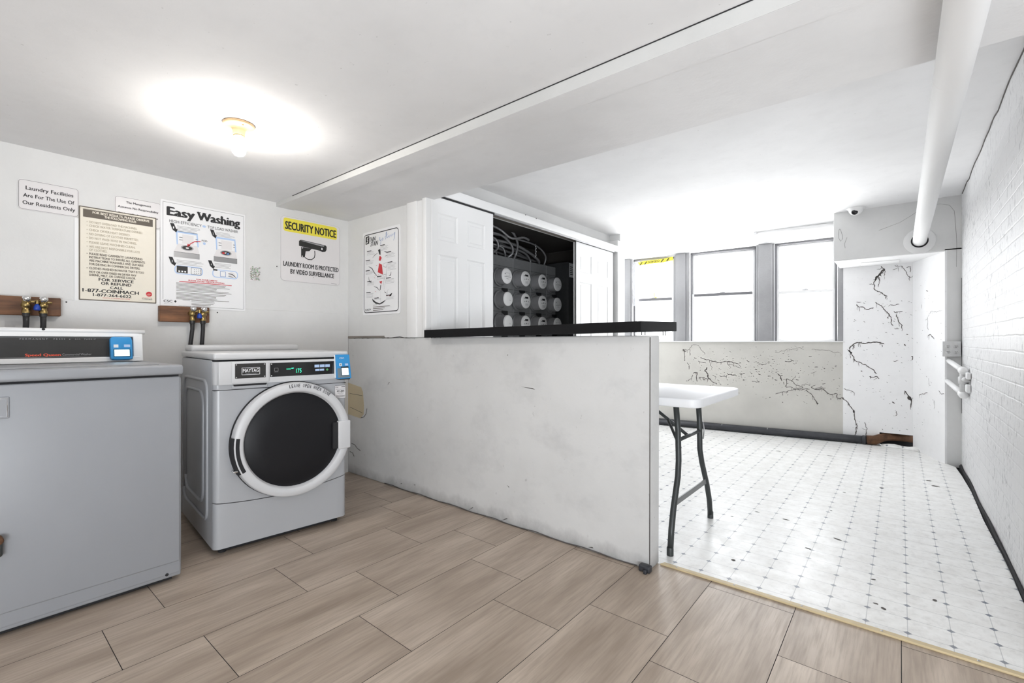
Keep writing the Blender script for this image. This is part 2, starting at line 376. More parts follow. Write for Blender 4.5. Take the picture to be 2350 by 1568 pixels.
for cx, cy, w_, h_, a in ((-.255, 3.03, .045, .014, -.4), (-.33, 3.52, .012, .01, 0), (-.62, 2.42, .02, .02, 0), (-.05, 2.36, .018, .02, .5), (-.075, 2.385, .02, .01, 0), (-.09, 2.62, .02, .01, .4), (.11, 2.57, .016, .022, 0), (-.52, 3.17, .04, .012, 0), (-.78, 3.02, .02, .008, .3), (-.68, 3.2, .03, .008, 0), (-.36, 2.8, .03, .01, -.2), (.2, 4.6, .05, .03, -.3), (.17, 4.75, .04, .03, 0), (-.1, 4.3, .03, .02, .2), (-.5, 5.2, .05, .02, 0), (-.9, 5.1, .05, .02, 0), (-.3, 4.0, .02, .012, 0)):
    p_ = []
    for j in range(9):
        t = 2 * math.pi * j / 9; r = .75 + .35 * random.random(); x = math.cos(t) * w_ * .5 * r; y = math.sin(t) * h_ * .5 * r
        p_.append((cx + x * math.cos(a) - y * math.sin(a), cy + x * math.sin(a) + y * math.cos(a), .0032))
    g.poly(p_, 'crack')
struct('floor_vinyl', g)
g = G('pale_wood', 'steel')
g.prism([(-.875, 2.150, .0), (XR, 2.150, .0), (XR, 2.176, .0), (-.862, 2.176, .0)], (0, 0, .009), 'pale_wood', bev=.003)
for x in (-.8, -.55, -.3, -.05, .2): g.lathe([(0, .0015), (.004, .001), (.005, 0)], (x, 2.163, .0088), (0, 0, 1), 'steel', 10)
struct('trim_1', g)
# ---- left (machine) room
g = G('wall'); g.box((XL - .15, -2.6, -.05), (XL, 2.2, 2.2)); g.box((XL - .01, -2.6, -.01), (XL + .006, 2.066, 1.285), 'wall', .003, 1)
for y, z in ((.398, 1.272), (1.5, 1.6), (1.12, 1.25)): g.ball((XL + .006, y, z), .004, 'dark', 8)
struct('wall_left', g)
g = G('wall'); g.box((XL - .15, -2.8, -.05), (3.9, -2.6, 2.2)); g.box((3.7, -2.7, -.05), (3.9, 2.2, 2.2)); g.box((XR + .02, 2.18, -.05), (3.9, 2.3, 2.2)); struct('wall_front', g)
g = G('wall', 'bare', 'crack')                               # wall over the half wall, to the closet corner
g.box((XL, YH, 1.09), (-2.56, YH + .1, 2.2), 'wall')
g.box((XL, YH - .004, 1.085), (-2.95, YH + .08, 1.103), 'bare', .004, 1)
for xs in ((XL + .02, -3.2), (-3.3, -2.9), (-3.05, -2.62)): g.tube([(xs[0] + (xs[1] - xs[0]) * t / 6, YH - .002, 1.090 + .006 * math.sin(t * 2.1)) for t in range(7)], .002, 'crack', 5)
struct('wall_back', g)
g = G('trim'); g.box((-2.665, YH - .018, 1.088), (-2.56, YH + .10, 2.035), 'trim', .004); g.box((-2.56, YH - .006, 1.088), (-2.485, YH + .1, 2.035), 'trim', .003); g.box((-2.485, YH - .03, 1.088), (-2.443, YH + .1, 2.035), 'trim', .006)
struct('trim_2', g)
g = G('ceiling'); g.box((XL - .1, -2.6, 2.06), (3.8, 1.60, 2.2)); g.box((XL + .02, .0, 2.0595), (XL + .03, .01, 2.0605)); struct('ceiling', g)
g = G('beam', 'dark')
def beamz(x): return 2.036 - (x - XL) / (XR - XL) * .036
xs0, xs1 = XL, 3.0
def bx(ya, yb, dz, top=2.2):
    g.prism([(xs0, ya, beamz(xs0) - dz), (xs1, ya, beamz(xs1) - dz), (xs1, ya, top), (xs0, ya, top)], (0, yb - ya, 0), 'beam')
bx(1.500, 1.62, .006); bx(1.60, 2.106, 0)
g.box((XL, 1.4975, 2.01), (3., 1.5005, 2.0585), 'beam_face_shaded') if 0 else g.prism([(xs0, 1.498, beamz(xs0) - .0055), (xs1, 1.498, beamz(xs1) - .0055), (xs1, 1.498, 2.0598), (xs0, 1.498, 2.0598)], (0, .003, 0), 'beam_face_shaded')
g.box((-3.2, 1.496, 2.0565), (3., 1.502, 2.0605), 'dark')
struct('trim_3', g)                                           # dropped beam between the two rooms
# half wall
g = G('halfwall', 'crack', 'bare', 'steel', 'dark', 'yellowpatch')
g.prism([(XL, YH, 0), (-.888, YH, 0), (-.885, YH, 1.088), (XL, YH, 1.085)], (0, .106, 0), 'halfwall', bev=.006)
g.tube([(-.889, YH - .001, .03), (-.888, YH - .001, .5), (-.887, YH - .001, 1.08)], .0022, 'crack', 5)
g.tube([(XL + .5 + i * .1, YH - .002, .006 + .004 * math.sin(i * 1.9)) for i in range(21)], .0028, 'crack', 5)
for x, z, w_, a in ((-2.05, .02, .05, .5), (-1.78, .018, .07, .4), (-1.745, .22, .02, -.8), (-2.9, .75, .03, .7), (-1.6, .80, .10, -.12), (-1.2, .02, .03, 0), (-1.75, .98, .008, 0), (-2.6, .06, .02, 0), (-2.75, .04, .02, 0)):
    g.line([(0, 0), (0, 0)], 0, 0) if 0 else g.prism([(x - w_ / 2 * math.cos(a), YH - .0015, z - w_ / 2 * math.sin(a) - .002), (x + w_ / 2 * math.cos(a), YH - .0015, z + w_ / 2 * math.sin(a)), (x + w_ / 3 * math.cos(a), YH - .0015, z + w_ / 3 * math.sin(a) + .005)], (0, .002, 0), 'crack')
pp = [(-3.447, .47), (-3.27, .455), (-3.225, .49), (-3.22, .56), (-3.235, .665), (-3.26, .70), (-3.447, .725)]
g.prism([(x, YH - .002, z) for x, z in pp], (0, .004, 0), 'yellowpatch')
for ln in ([(-3.26, .46), (-3.22, .47), (-3.19, .50), (-3.18, .54)], [(-3.40, .24), (-3.35, .235), (-3.31, .21), (-3.27, .2)], [(-3.42, .17), (-3.38, .165), (-3.36, .14)], [(-3.24, .50), (-3.42, .53)], [(-3.42, .64), (-3.24, .635)]):
    g.tube([(x, YH - .001, z) for x, z in ln], .0022, 'crack', 5)
struct('wall_half', g)
g = G('iron'); g.box((-.93, YH - .035, 0), (-.875, YH - .001, .03), 'iron', .006); g.box((-.90, YH - .05, 0), (-.885, YH - .03, .018), 'iron', .003)
tag(g.build('plaster_chunk'), 'small dark brown broken chunk at the foot of the half wall end', 'debris')
# ---- far room
g = G('ceiling_far'); g.box((-3.6, 2.106, 2.31), (XR + .1, 6.3, 2.45)); 
for x, y, r in ((-.69, 4.35, .012), (-1.2, 3.6, .006), (-.9, 4.2, .008), (-1.25, 3.1, .005), (-.35, 2.75, .004)): g.lathe([(0, -.002), (r, 0)], (x, y, 2.3098), (0, 0, 1), 'ceiling', 10)
struct('ceiling_far', g)
g = G('brick', 'dark', 'crack')
g.box((XR, 2.106, -.02), (XR + .15, 5.7, 2.33), 'brick'); 
g.box((XR - .002, 5.484, .45), (XR - .0001, 5.4995, 1.6), 'dark')
g.tube([(XR - .001, 2.2 + i * .17, 2.305 + .005 * math.sin(i * 2.3) - (.012 if i % 4 == 0 else 0)) for i in range(20)], .004, 'crack', 5)
struct('wall_right', g)
g = G('dark'); g.prism([(XR - .016, 2.17, -.03), (XR - .001, 2.17, -.03), (XR - .001, 5.5, -.03), (XR - .016, 5.5, -.03)], (0, 0, .034), 'dark')
g.tube([(XR - .006 + .004 * math.sin(i * 1.3), 2.2 + i * .165, .012 + .007 * math.sin(i * .9)) for i in range(21)], .0075, 'dark', 6); struct('floor_gap_right', g)  # dark strip and tube put in for the open gap at the floor edge
# meter closet wall
XM = -2.44
g = G('wall', 'trim', 'dark'); g.box((-2.70, 2.106, 2.128), (-2.63, 5.3, 2.31), 'wall'); g.box((-2.60, 4.80, 0), (XM, 4.972, 2.2), 'wall', .004, 1); g.box((-3.6, 4.972, 0), (-2.5, 5.05, 2.31), 'wall')
g.box((-2.635, 3.428, 2.13), (-2.624, 3.433, 2.19), 'dark'); struct('wall_closet', g)
g = G('trim', 'steel', 'dark', 'bare'); g.box((-2.464, 2.10, 2.066), (XM + .012, 4.80, 2.130), 'trim', .003); g.box((-2.64, 2.10, 2.112), (-2.463, 4.80, 2.128), 'bare')
g.box((-2.50, 2.11, 2.052), (-2.438, 2.72, 2.0665), 'dark'); g.box((-2.466, 2.72, 2.058), (-2.456, 4.75, 2.0665), 'steel')
for y in (3.25, 3.1): g.ball((XM + .012, y, 2.128), .004, 'dark', 6)
struct('trim_4', g)
for nm, a_, b_ in (('wall_closet_rear', (-3.62, 2.17, 0), (-3.5, 4.96, 2.3)), ('wall_closet_left', (-3.5, 2.172, 0), (-2.7, 2.2, 2.2)), ('wall_closet_right', (-3.5, 4.955, 0), (-2.71, 4.971, 2.2)), ('ceiling_closet', (-3.5, 2.2, 2.2), (-2.64, 4.95, 2.30)), ('floor_closet', (-3.5, 2.2, .003), (-2.5, 4.95, .02))):
    g = G('closet'); g.box(a_, b_); struct(nm, g)
def door(name, x, y0, y1, z0, z1):
    g = G('trim'); wd = y1 - y0; g.box((x - .034, y0, z0), (x - .008, y1, z1), 'trim')
    cols = ((y0 + .05 * wd / .63, y0 + .246 * wd / .63), (y0 + .342 * wd / .63, y0 + .538 * wd / .63)); rows = ((1.758, 1.948), (.98, 1.662), (.18, .86))
    ys = [y0, cols[0][0], cols[0][1], cols[1][0], cols[1][1], y1]
    for a in (0, 2, 4): g.box((x - .02, ys[a], z0), (x, ys[a + 1], z1), 'trim')
    zz = [z0, rows[2][0], rows[2][1], rows[1][0], rows[1][1], rows[0][0], rows[0][1], z1]
    for c0, c1 in cols:
        for a in (0, 2, 4, 6): g.box((x - .02, c0, zz[a]), (x, c1, zz[a + 1]), 'trim')
        for r0, r1 in rows:                                   # bevelled moulding and raised field
            i1, i2 = .018, .034
            def q(i, d): return [(x - d, c0 + i, r0 + i), (x - d, c1 - i, r0 + i), (x - d, c1 - i, r1 - i), (x - d, c0 + i, r1 - i)]
            L = [q(0, .0), q(i1, .014), q(i2, .004)]
            V = [[g.bm.verts.new(p) for p in l_] for l_ in L]
            for A, B in zip(V, V[1:]):
                for j in range(4): g.bm.faces.new((A[j], A[(j + 1) % 4], B[(j + 1) % 4], B[j]))
            g.bm.faces.new(V[-1]); g._new('trim', False)
    return struct(name, g)
door('door_1', XM, 2.085, 2.705, .012, 2.052); door('door_2', XM - .035, 3.98, 4.75, .012, 2.056)
# window wall (own frame: x along the wall, y outwards)
WR = (0, 0, WTH); WL = (WA[0], WA[1], 0)
def jag(q, n_=3, amp=.16):
    q = [Vector(p) for p in q]
    for _ in range(n_):
        out = [q[0]]
        for a_, b_ in zip(q, q[1:]):
            d_ = b_ - a_
            if d_.length > .012: out.append((a_ + b_) / 2 + Vector((-d_.y, d_.x)) * random.uniform(-amp, amp))
            out.append(b_)
        q = out
    return [tuple(p) for p in q]
def crackset(g, data, rr_):
    for q, wd in data:
        jq = jag(q); g.line(jq, wd, .0012, 'crack', True)
        L_ = sum(math.dist(a_, b_) for a_, b_ in zip(jq, jq[1:]))
        for _ in range(int(L_ / .055)):                      # hair cracks and drips leaving the main crack
            p_ = jq[rr_.randrange(len(jq))]; a_ = rr_.choice((-1.57, -1.57, rr_.uniform(-3.1, 3.1))); l_ = rr_.uniform(.012, .05)
            g.line(jag([p_, (p_[0] + l_ * math.cos(a_), p_[1] + l_ * math.sin(a_))], 2, .2), wd * rr_.uniform(.25, .6), .0011, 'crack', True)
CR_WIN=[([(1.082,0.959),(1.102,0.941),(1.116,0.931)],0.0189),([(1.102,0.962),(1.131,0.952),(1.161,0.96),(1.171,0.983),(1.186,1.014),(1.21,1.021),(1.263,1.015),(1.288,0.984),(1.316,0.944),(1.345,0.903)],0.0043),([(1.102,0.936),(1.104,0.895),(1.104,0.853),(1.106,0.817)],0.0068),([(1.166,0.963),(1.167,0.927),(1.17,0.885)],0.0043),([(1.134,0.952),(1.136,0.918)],0.004),([(1.288,0.864),(1.326,0.849),(1.369,0.838),(1.397,0.833),(1.43,0.821),(1.467,0.817),(1.5,0.806),(1.532,0.811),(1.569,0.822),(1.633,0.821),(1.668,0.807),(1.709,0.795),(1.726,0.8)],0.007),([(1.397,0.833),(1.4,0.798),(1.404,0.765),(1.43,0.738)],0.0043),([(1.601,0.827),(1.599,0.783),(1.633,0.742)],0.0038),([(1.605,0.785),(1.686,0.77),(1.749,0.747)],0.0038),([(1.263,0.82),(1.297,0.808),(1.336,0.804),(1.355,0.796)],0.0065),([(1.215,0.86),(1.244,0.853)],0.0068),([(1.136,0.799),(1.146,0.781),(1.158,0.75),(1.161,0.714)],0.0054),([(1.369,0.744),(1.357,0.723),(1.34,0.707),(1.359,0.69),(1.374,0.665),(1.376,0.625),(1.397,0.603),(1.411,0.601)],0.0122),([(1.249,0.676),(1.247,0.64),(1.244,0.599),(1.254,0.568)],0.0086),([(1.205,0.664),(1.225,0.675),(1.263,0.677)],0.0081),([(1.2,0.649),(1.188,0.612),(1.186,0.599),(1.141,0.563)],0.0059),([(1.278,0.621),(1.302,0.622),(1.331,0.62),(1.364,0.606),(1.402,0.6),(1.425,0.571),(1.458,0.558),(1.477,0.543)],0.007),([(1.316,0.612),(1.331,0.595),(1.35,0.591)],0.0081),([(1.278,0.623),(1.279,0.598)],0.0081),([(1.425,0.649),(1.449,0.643),(1.472,0.624)],0.0043),([(1.587,0.676),(1.623,0.669),(1.664,0.659),(1.695,0.652)],0.007),([(1.505,0.65),(1.523,0.638),(1.583,0.643),(1.58,0.625)],0.0054),([(1.583,0.641),(1.589,0.661)],0.0054),([(1.797,0.839),(1.814,0.827),(1.832,0.823)],0.0065),([(1.722,0.68),(1.749,0.676),(1.784,0.69)],0.0059),([(1.121,0.568),(1.134,0.568)],0.0095),([(1.757,0.608),(1.779,0.607)],0.0095),([(1.884,0.737),(1.905,0.737)],0.0081),([(1.677,0.77),(1.695,0.768)],0.0068),([(1.472,0.762),(1.481,0.76)],0.0068),([(1.421,0.533),(1.444,0.539)],0.0043),([(1.592,0.544),(1.605,0.547)],0.0068),([(1.505,0.552),(1.516,0.553)],0.0068),([(1.853,0.596),(1.879,0.598),(1.918,0.594)],0.0054),([(1.486,0.604),(1.493,0.587),(1.507,0.59)],0.0043),([(2.095,0.469),(2.128,0.476),(2.169,0.493),(2.209,0.497),(2.245,0.515),(2.297,0.528),(2.329,0.522),(2.36,0.531),(2.422,0.534)],0.0059),([(2.201,0.644),(2.233,0.627),(2.273,0.594),(2.313,0.57),(2.36,0.545)],0.0059),([(2.197,0.641),(2.199,0.625),(2.201,0.574),(2.189,0.55),(2.241,0.55),(2.301,0.539),(2.356,0.542)],0.0054),([(2.193,0.634),(2.205,0.628)],0.0108),([(2.12,0.693),(2.144,0.665),(2.146,0.642),(2.155,0.614)],0.0095),([(2.144,0.675),(2.165,0.675)],0.0081),([(2.169,0.605),(2.181,0.573)],0.0043),([(2.289,0.68),(2.285,0.657),(2.245,0.616)],0.0038),([(2.387,0.532),(2.415,0.497),(2.449,0.458),(2.472,0.418),(2.491,0.388)],0.0065),([(2.484,0.392),(2.501,0.379)],0.0162),([(2.432,0.562),(2.453,0.547),(2.491,0.534),(2.544,0.546),(2.567,0.519),(2.6,0.494),(2.626,0.49),(2.652,0.502),(2.671,0.498),(2.667,0.458),(2.693,0.449),(2.707,0.461),(2.733,0.452)],0.0076),([(2.472,0.548),(2.503,0.554),(2.537,0.558),(2.567,0.555)],0.0054),([(2.344,0.574),(2.368,0.584),(2.426,0.573)],0.0038),([(2.537,0.592),(2.552,0.602),(2.567,0.605)],0.0049),([(2.185,0.839),(2.209,0.836),(2.237,0.836),(2.269,0.849)],0.0065),([(2.411,0.899),(2.442,0.896)],0.0059),([(2.465,0.778),(2.484,0.782),(2.499,0.781)],0.0059),([(2.449,0.753),(2.457,0.751)],0.0095),([(2.407,0.694),(2.415,0.692)],0.0095),([(2.43,0.713),(2.449,0.715),(2.484,0.738)],0.0038),([(2.537,0.782),(2.544,0.78)],0.0095),([(2.548,0.767),(2.563,0.765)],0.0081),([(2.552,0.735),(2.561,0.731)],0.0081),([(2.578,0.81),(2.586,0.81)],0.0081),([(1.919,0.685),(1.944,0.681)],0.007),([(2.083,0.627),(2.112,0.619)],0.0065),([(2.289,0.638),(2.319,0.63)],0.0068),([(2.016,0.664),(2.029,0.665)],0.0081),([(2.097,0.739),(2.112,0.742)],0.007),([(1.919,0.802),(1.949,0.802),(2.003,0.801)],0.0054),([(1.919,0.591),(1.932,0.592)],0.0081),([(2.087,0.933),(2.161,0.953),(2.249,0.968),(2.368,0.969)],0.0027),([(2.438,0.972),(2.522,0.966),(2.615,0.955),(2.7,0.938)],0.0032),([(2.649,0.801),(2.667,0.8)],0.0049),([(2.387,0.377),(2.399,0.377)],0.0081),([(2.157,0.374),(2.169,0.372)],0.0081),([(2.031,0.418),(2.045,0.423)],0.0081),([(1.993,0.401),(2.003,0.406)],0.0081),([(2.613,0.45),(2.615,0.428)],0.0054),([(1.961,0.42),(1.972,0.42)],0.0065),([(2.134,0.434),(2.14,0.432)],0.007)]
CR_ALC=[([(-0.146,1.83),(-0.118,1.792),(-0.146,1.754),(-0.17,1.725),(-0.195,1.686),(-0.207,1.666),(-0.199,1.635),(-0.204,1.604),(-0.162,1.571),(-0.114,1.527),(-0.094,1.52)],0.0079),([(-0.118,1.797),(-0.162,1.745),(-0.195,1.686)],0.0158),([(-0.122,1.792),(-0.124,1.726)],0.005),([(-0.169,1.725),(-0.17,1.617)],0.005),([(-0.244,1.654),(-0.207,1.646)],0.005),([(-0.039,1.829),(-0.004,1.813),(0.015,1.814),(0.042,1.766),(0.076,1.703),(0.076,1.663)],0.005),([(0.049,1.795),(0.083,1.802),(0.078,1.748)],0.005),([(-0.055,1.785),(-0.004,1.801)],0.004),([(-0.352,1.473),(-0.31,1.471)],0.0059),([(-0.348,1.452),(-0.327,1.419),(-0.285,1.412),(-0.252,1.39),(-0.219,1.404),(-0.207,1.409)],0.0079),([(-0.195,1.465),(-0.162,1.437),(-0.122,1.384),(-0.082,1.337),(-0.067,1.301),(-0.067,1.261),(-0.051,1.22)],0.0074),([(-0.075,1.433),(-0.004,1.434)],0.0059),([(-0.047,1.366),(-0.02,1.345),(-0.028,1.36),(0.022,1.363)],0.0059),([(-0.028,1.335),(-0.016,1.294),(-0.004,1.249),(0.019,1.183)],0.0074),([(-0.098,1.312),(-0.09,1.292)],0.0079),([(-0.412,0.986),(-0.378,1.027),(-0.327,1.048),(-0.277,1.037),(-0.195,1.053),(-0.122,1.033)],0.0109),([(-0.369,1.027),(-0.367,0.99)],0.005),([(-0.14,1.033),(-0.14,1.002)],0.005),([(-0.043,1.191),(-0.004,1.189)],0.005),([(0.049,1.133),(0.064,1.128)],0.0069),([(-0.108,1.521),(-0.108,1.491)],0.005),([(-0.42,0.969),(-0.395,0.933),(-0.373,0.901),(-0.365,0.86),(-0.327,0.845),(-0.293,0.82),(-0.244,0.79),(-0.207,0.766),(-0.182,0.726)],0.0079),([(-0.42,0.969),(-0.39,0.933)],0.0149),([(-0.399,0.938),(-0.399,0.885)],0.005),([(-0.244,0.697),(-0.178,0.7),(-0.162,0.68)],0.0079),([(-0.235,0.703),(-0.234,0.677)],0.0079),([(-0.473,0.459),(-0.438,0.433),(-0.412,0.392),(-0.378,0.337),(-0.369,0.275),(-0.352,0.193),(-0.354,0.135),(-0.363,0.065)],0.0079),([(-0.373,0.338),(-0.371,0.306)],0.0129),([(-0.459,0.559),(-0.412,0.546),(-0.365,0.517)],0.0054),([(0.034,0.568),(0.057,0.537),(0.08,0.509),(0.087,0.48),(0.086,0.406)],0.0089),([(0.061,0.513),(0.091,0.48)],0.0247),([(0.091,0.5),(0.113,0.494)],0.0079),([(-0.059,0.453),(-0.039,0.435)],0.0089),([(0.011,0.419),(0.017,0.414)],0.0099),([(-0.314,0.751),(-0.3,0.75)],0.0099),([(0.087,0.916),(0.095,0.911),(0.093,0.876)],0.0089),([(-0.281,0.222),(-0.26,0.151),(-0.256,0.063)],0.005),([(-0.028,0.36),(-0.021,0.331),(-0.032,0.309)],0.005),([(0.034,1.035),(0.042,1.015)],0.0099),([(-0.051,0.863),(-0.012,0.874)],0.005),([(-0.162,0.552),(-0.154,0.548)],0.0079)]
CR_RET=[([(0.304,1.29),(0.295,1.207),(0.324,1.165)],0.0045),([(0.314,1.119),(0.408,1.095),(0.427,1.081)],0.0081),([(0.275,1.534),(0.314,1.526)],0.0072),([(0.165,1.596),(0.175,1.59)],0.0067),([(0.185,1.415),(0.185,1.372)],0.0036),([(0.314,1.29),(0.371,1.337),(0.569,1.334)],0.0027),([(0.134,0.545),(0.175,0.561),(0.236,0.563),(0.304,0.586)],0.0054),([(0.508,0.625),(0.543,0.606),(0.603,0.602)],0.0054),([(0.324,0.722),(0.328,0.658)],0.0036),([(0.427,0.527),(0.427,0.45)],0.0036),([(0.352,0.435),(0.356,0.431)],0.0067)]
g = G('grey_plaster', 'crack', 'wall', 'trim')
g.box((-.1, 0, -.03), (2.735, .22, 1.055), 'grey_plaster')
g.box((-.1, 0, 1.055), (.335, .22, 2.31), 'wall'); g.box((2.72, .0, 1.055), (2.90, .22, 2.31), 'wall')
g.prism([(.3, 0, 2.150), (2.75, 0, 2.195), (2.75, 0, 2.40), (.3, 0, 2.40)], (0, .22, 0), 'wall')
g.T = Matrix.Rotation(math.pi / 2, 4, 'X')
crackset(g, CR_WIN, random.Random(4))
rr = random.Random(3)
for i in range(260):                                          # small flakes missing from the paint
    s_ = rr.gauss(1.9, .38); z_ = rr.gauss(.74, .13)
    if 1.15 < s_ < 2.7 and .15 < z_ < 1.0:
        a = rr.uniform(-.5, .35); l_ = rr.uniform(.004, .022); g.line([(s_, z_), (s_ + l_ * .5, z_ + l_ * .5 * math.sin(a)), (s_ + l_, z_ + l_ * math.sin(a * 1.5))], rr.uniform(.002, .0055), .0011, 'crack', True)
g.T = Matrix.Identity(4)
struct('wall_window', g, loc=WL, rot=WR)
g = G('trim', 'post'); g.box((.30, -.018, 1.052), (2.735, .12, 1.066), 'trim', .003); struct('trim_5', g, loc=WL, rot=WR)
def post(name, s0, s1, zt, extra):
    g = G('post', 'trim'); g.box((s0, -.004, 1.066), (s1, .14, zt), 'post', .004)
    for a, b, d in extra: g.box((a, d, 1.066), (b, d + .03, zt), 'post', .003)
    struct(name, g, loc=WL, rot=WR)
post('trim_6', .335, .41, 2.156, [(.405, .435, .02)]); post('trim_7', 1.0, 1.112, 2.17, [(.975, 1.003, .02), (1.11, 1.16, .015)]); post('trim_8', 1.922, 2.058, 2.185, [(1.895, 1.925, .03), (2.055, 2.085, .03)]); post('trim_9', 2.672, 2.722, 2.19, [])
def window(name, s0, s1, zt, rz, kind):
    w_ = G('frame_grey', 'trim'); D = .07
    w_.box((s0, D, zt - .022), (s1, D + .07, zt), 'frame_grey'); w_.box((s0, D, 1.066), (s0 + .018, D + .07, zt), 'frame_grey', .002, 1); w_.box((s1 - .018, D, 1.066), (s1, D + .07, zt), 'frame_grey', .002, 1)
    W_ = struct(name, w_, loc=WL, rot=WR)
    a, b = s0 + .018, s1 - .018
    for nm, z0, z1, d in (('sash', rz - .005, zt - .022, D + .035), ('sash', 1.066, rz + .032, D + .006)):
        st = .026; q = G('trim', 'post', 'steel'); low = nm and d < D + .02
        km = 'trim'; kr = 'frame_grey' if (low and kind != 3) else 'trim'
        q.box((a, d, z0), (a + st, d + .028, z1), km, .003, 1); q.box((b - st, d, z0), (b, d + .028, z1), km, .003, 1)
        q.box((a + st, d, z1 - (.034 if low else .02)), (b - st, d + .028, z1), kr, .003, 1); q.box((a + st, d, z0), (b - st, d + .028, z0 + (.03 if low else .034)), km if low else 'frame_grey', .003, 1)
        so = q.build(nm, W_)
        pn = G('pane'); pn.box((a + st, d + .012, z0 + .03), (b - st, d + .015, z1 - .02), 'pane'); pn.build('pane', so)
        if low:
            lk = G('steel'); c = (a + b) / 2; lk.box((c - .03, d + .002, z1), (c + .03, d + .026, z1 + .008), 'steel', .002, 1); lk.tube([(c - .02, d + .012, z1 + .01), (c + .035, d + .008, z1 + .014)], .004, 'steel', 8); lk.build('sash_lock', so)
    return W_
W1 = window('window_1', .435, .975, 2.150, 1.595, 1); W2 = window('window_2', 1.16, 1.895, 2.172, 1.62, 2); W3 = window('window_3', 2.085, 2.672, 2.188, 1.605, 3)
g = G('film')                                                 # crumpled plastic film hanging at the left jamb
rows_ = []
for i in range(15):
    z_ = 2.12 - i * .042
    rows_.append([g.bm.verts.new((.44 + .012 * j + (.008 * math.sin(i * 1.7 + j) if j in (0, 6) else 0) + (.02 if i < 3 and j == 6 else 0), .045 + .012 * math.sin(i * 2.1 + j * 1.9), z_)) for j in range(7)])
for A, B in zip(rows_, rows_[1:]):
    for j in range(6): g.bm.faces.new((A[j], A[j + 1], B[j + 1], B[j]))
g._new('film', True); g.build('plastic_film', W1)
# caution tape across the first window's head
g = G('yellow', 'black')
P0, P1 = (.50, 2.082), (.955, 2.112); N_ = 16; vs = []
for i in range(N_ + 1):
    t = i / N_; x = P0[0] + (P1[0] - P0[0]) * t; z_ = P0[1] + (P1[1] - P0[1]) * t + .004 * math.sin(t * 7); d_ = .045 + .004 * math.sin(t * 11)
    vs.append([g.bm.verts.new((x, d_, z_ - .020)), g.bm.verts.new((x, d_ - .003, z_ + .026))])
for a, b in zip(vs, vs[1:]): g.bm.faces.new((a[0], b[0], b[1], a[1]))
g._new('yellow', False); g.T = Matrix.Translation((0, .036, 0)) @ Matrix.Rotation(math.pi / 2, 4, 'X')
sl = (P1[1] - P0[1]) / (P1[0] - P0[0])
for x in (.525, .585, .80, .868): zz_ = P0[1] + (x - P0[0]) * sl; g.poly([(x, zz_ - .018, 0), (x + .014, zz_ - .018, 0), (x + .044, zz_ + .020, 0), (x + .030, zz_ + .020, 0)], 'black')
g.text('CUIDADO', .785, .635, P0[1] + .145 * sl + .018 + .008, -.026, 0, 'black', .01, rot=math.atan(sl))
g.T = Matrix.Identity(4)
tag(g.build('caution_tape', loc=WL, rot=WR), 'yellow and black striped caution tape strung across the left window top', 'tape')
g = G('yellow'); g.tube([(.715, .066, 1.70), (.712, .062, 1.67), (.716, .058, 1.645), (.735, .055, 1.633), (.75, .058, 1.632)], .004, 'yellow', 8)
tag(g.build('plastic_strap', loc=WL, rot=WR), 'short curled yellow strap on the middle rail of the left window', 'strap')
# sloping soffit above the windows, boxed soffit and alcove on the right
g = G('ceiling')
a = ww(-.1, -.02, 2.146); b = ww(2.76, -.02, 2.196)
g.prism([(-3.25, 5.33, 2.309), (-.45, 5.535, 2.309), tuple(b), tuple(a)], (0, 0, .16), 'ceiling'); struct('ceiling_slope', g)
g = G('wall', 'alcove', 'crack'); g.box((-.497, 5.505, 1.846), (XR + .1, 6.3, 2.33), 'wall', .004, 1)
g.box((-.49, 5.51, 1.8405), (.30, 6.2, 1.8465), 'alcove'); g.box((-.3, 5.75, 1.832), (.0, 5.95, 1.842), 'alcove', .003, 1)
g.box((.30, 5.505, -.02), (XR + .1, 5.9, 1.86), 'wall')
g.tube([(-.15, 5.5045, 2.09), (.0, 5.5045, 2.14), (.08, 5.5045, 2.19), (.14, 5.5045, 2.235)], .0008, 'crack', 4); g.tube([(.16, 5.5045, 2.262), (.27, 5.5045, 2.258), (.33, 5.5045, 2.235), (.36, 5.5045, 2.18), (.368, 5.5045, 2.05), (.375, 5.5045, 1.9), (.372, 5.5045, 1.7)], .0008, 'crack', 4)
for c_ in ([(-.45, 2.15), (-.46, 2.1), (-.455, 2.06), (-.44, 2.03), (-.425, 2.05), (-.43, 2.1), (-.445, 2.15)], [(-.39, 2.06), (-.41, 2.0), (-.405, 1.96)]): g.tube([(x, 5.5045, z) for x, z in c_], .0010, 'crack', 4)
struct('wall_soffit', g)
g = G('alcove', 'crack', 'dark')                               # alcove back wall with the ragged opening at its foot
g.box((-.4665, 6.08, .13), (.12, 6.25, 1.85), 'alcove'); g.box((-.4665, 6.08, -.02), (-.16, 6.25, .13), 'alcove')
g.box((-.2, 6.24, -.02), (.14, 6.26, .2), 'dark'); g.box((-.16, 6.09, .1285), (.1, 6.25, .1305), 'dark')
g.T = Matrix.Translation((0, 6.08, 0)) @ Matrix.Rotation(math.pi / 2, 4, 'X')
crackset(g, CR_ALC, random.Random(4))
rr = random.Random(5)
for i in range(90):
    x_ = rr.uniform(-.45, .09); z_ = rr.uniform(.15, 1.5); a = rr.uniform(-1.2, .4); l_ = rr.uniform(.003, .014); g.line([(x_, z_), (x_ + l_, z_ + l_ * math.sin(a))], rr.uniform(.0015, .004), .0011, 'crack')
g.T = Matrix.Identity(4); struct('wall_alcove', g)
g = G('alcove', 'crack'); rl = math.hypot(.2, .58); g.box((-.0, 0, -.02), (rl, .15, 1.85), 'alcove')
g.T = Matrix.Rotation(math.pi / 2, 4, 'X')
crackset(g, CR_RET, random.Random(4))
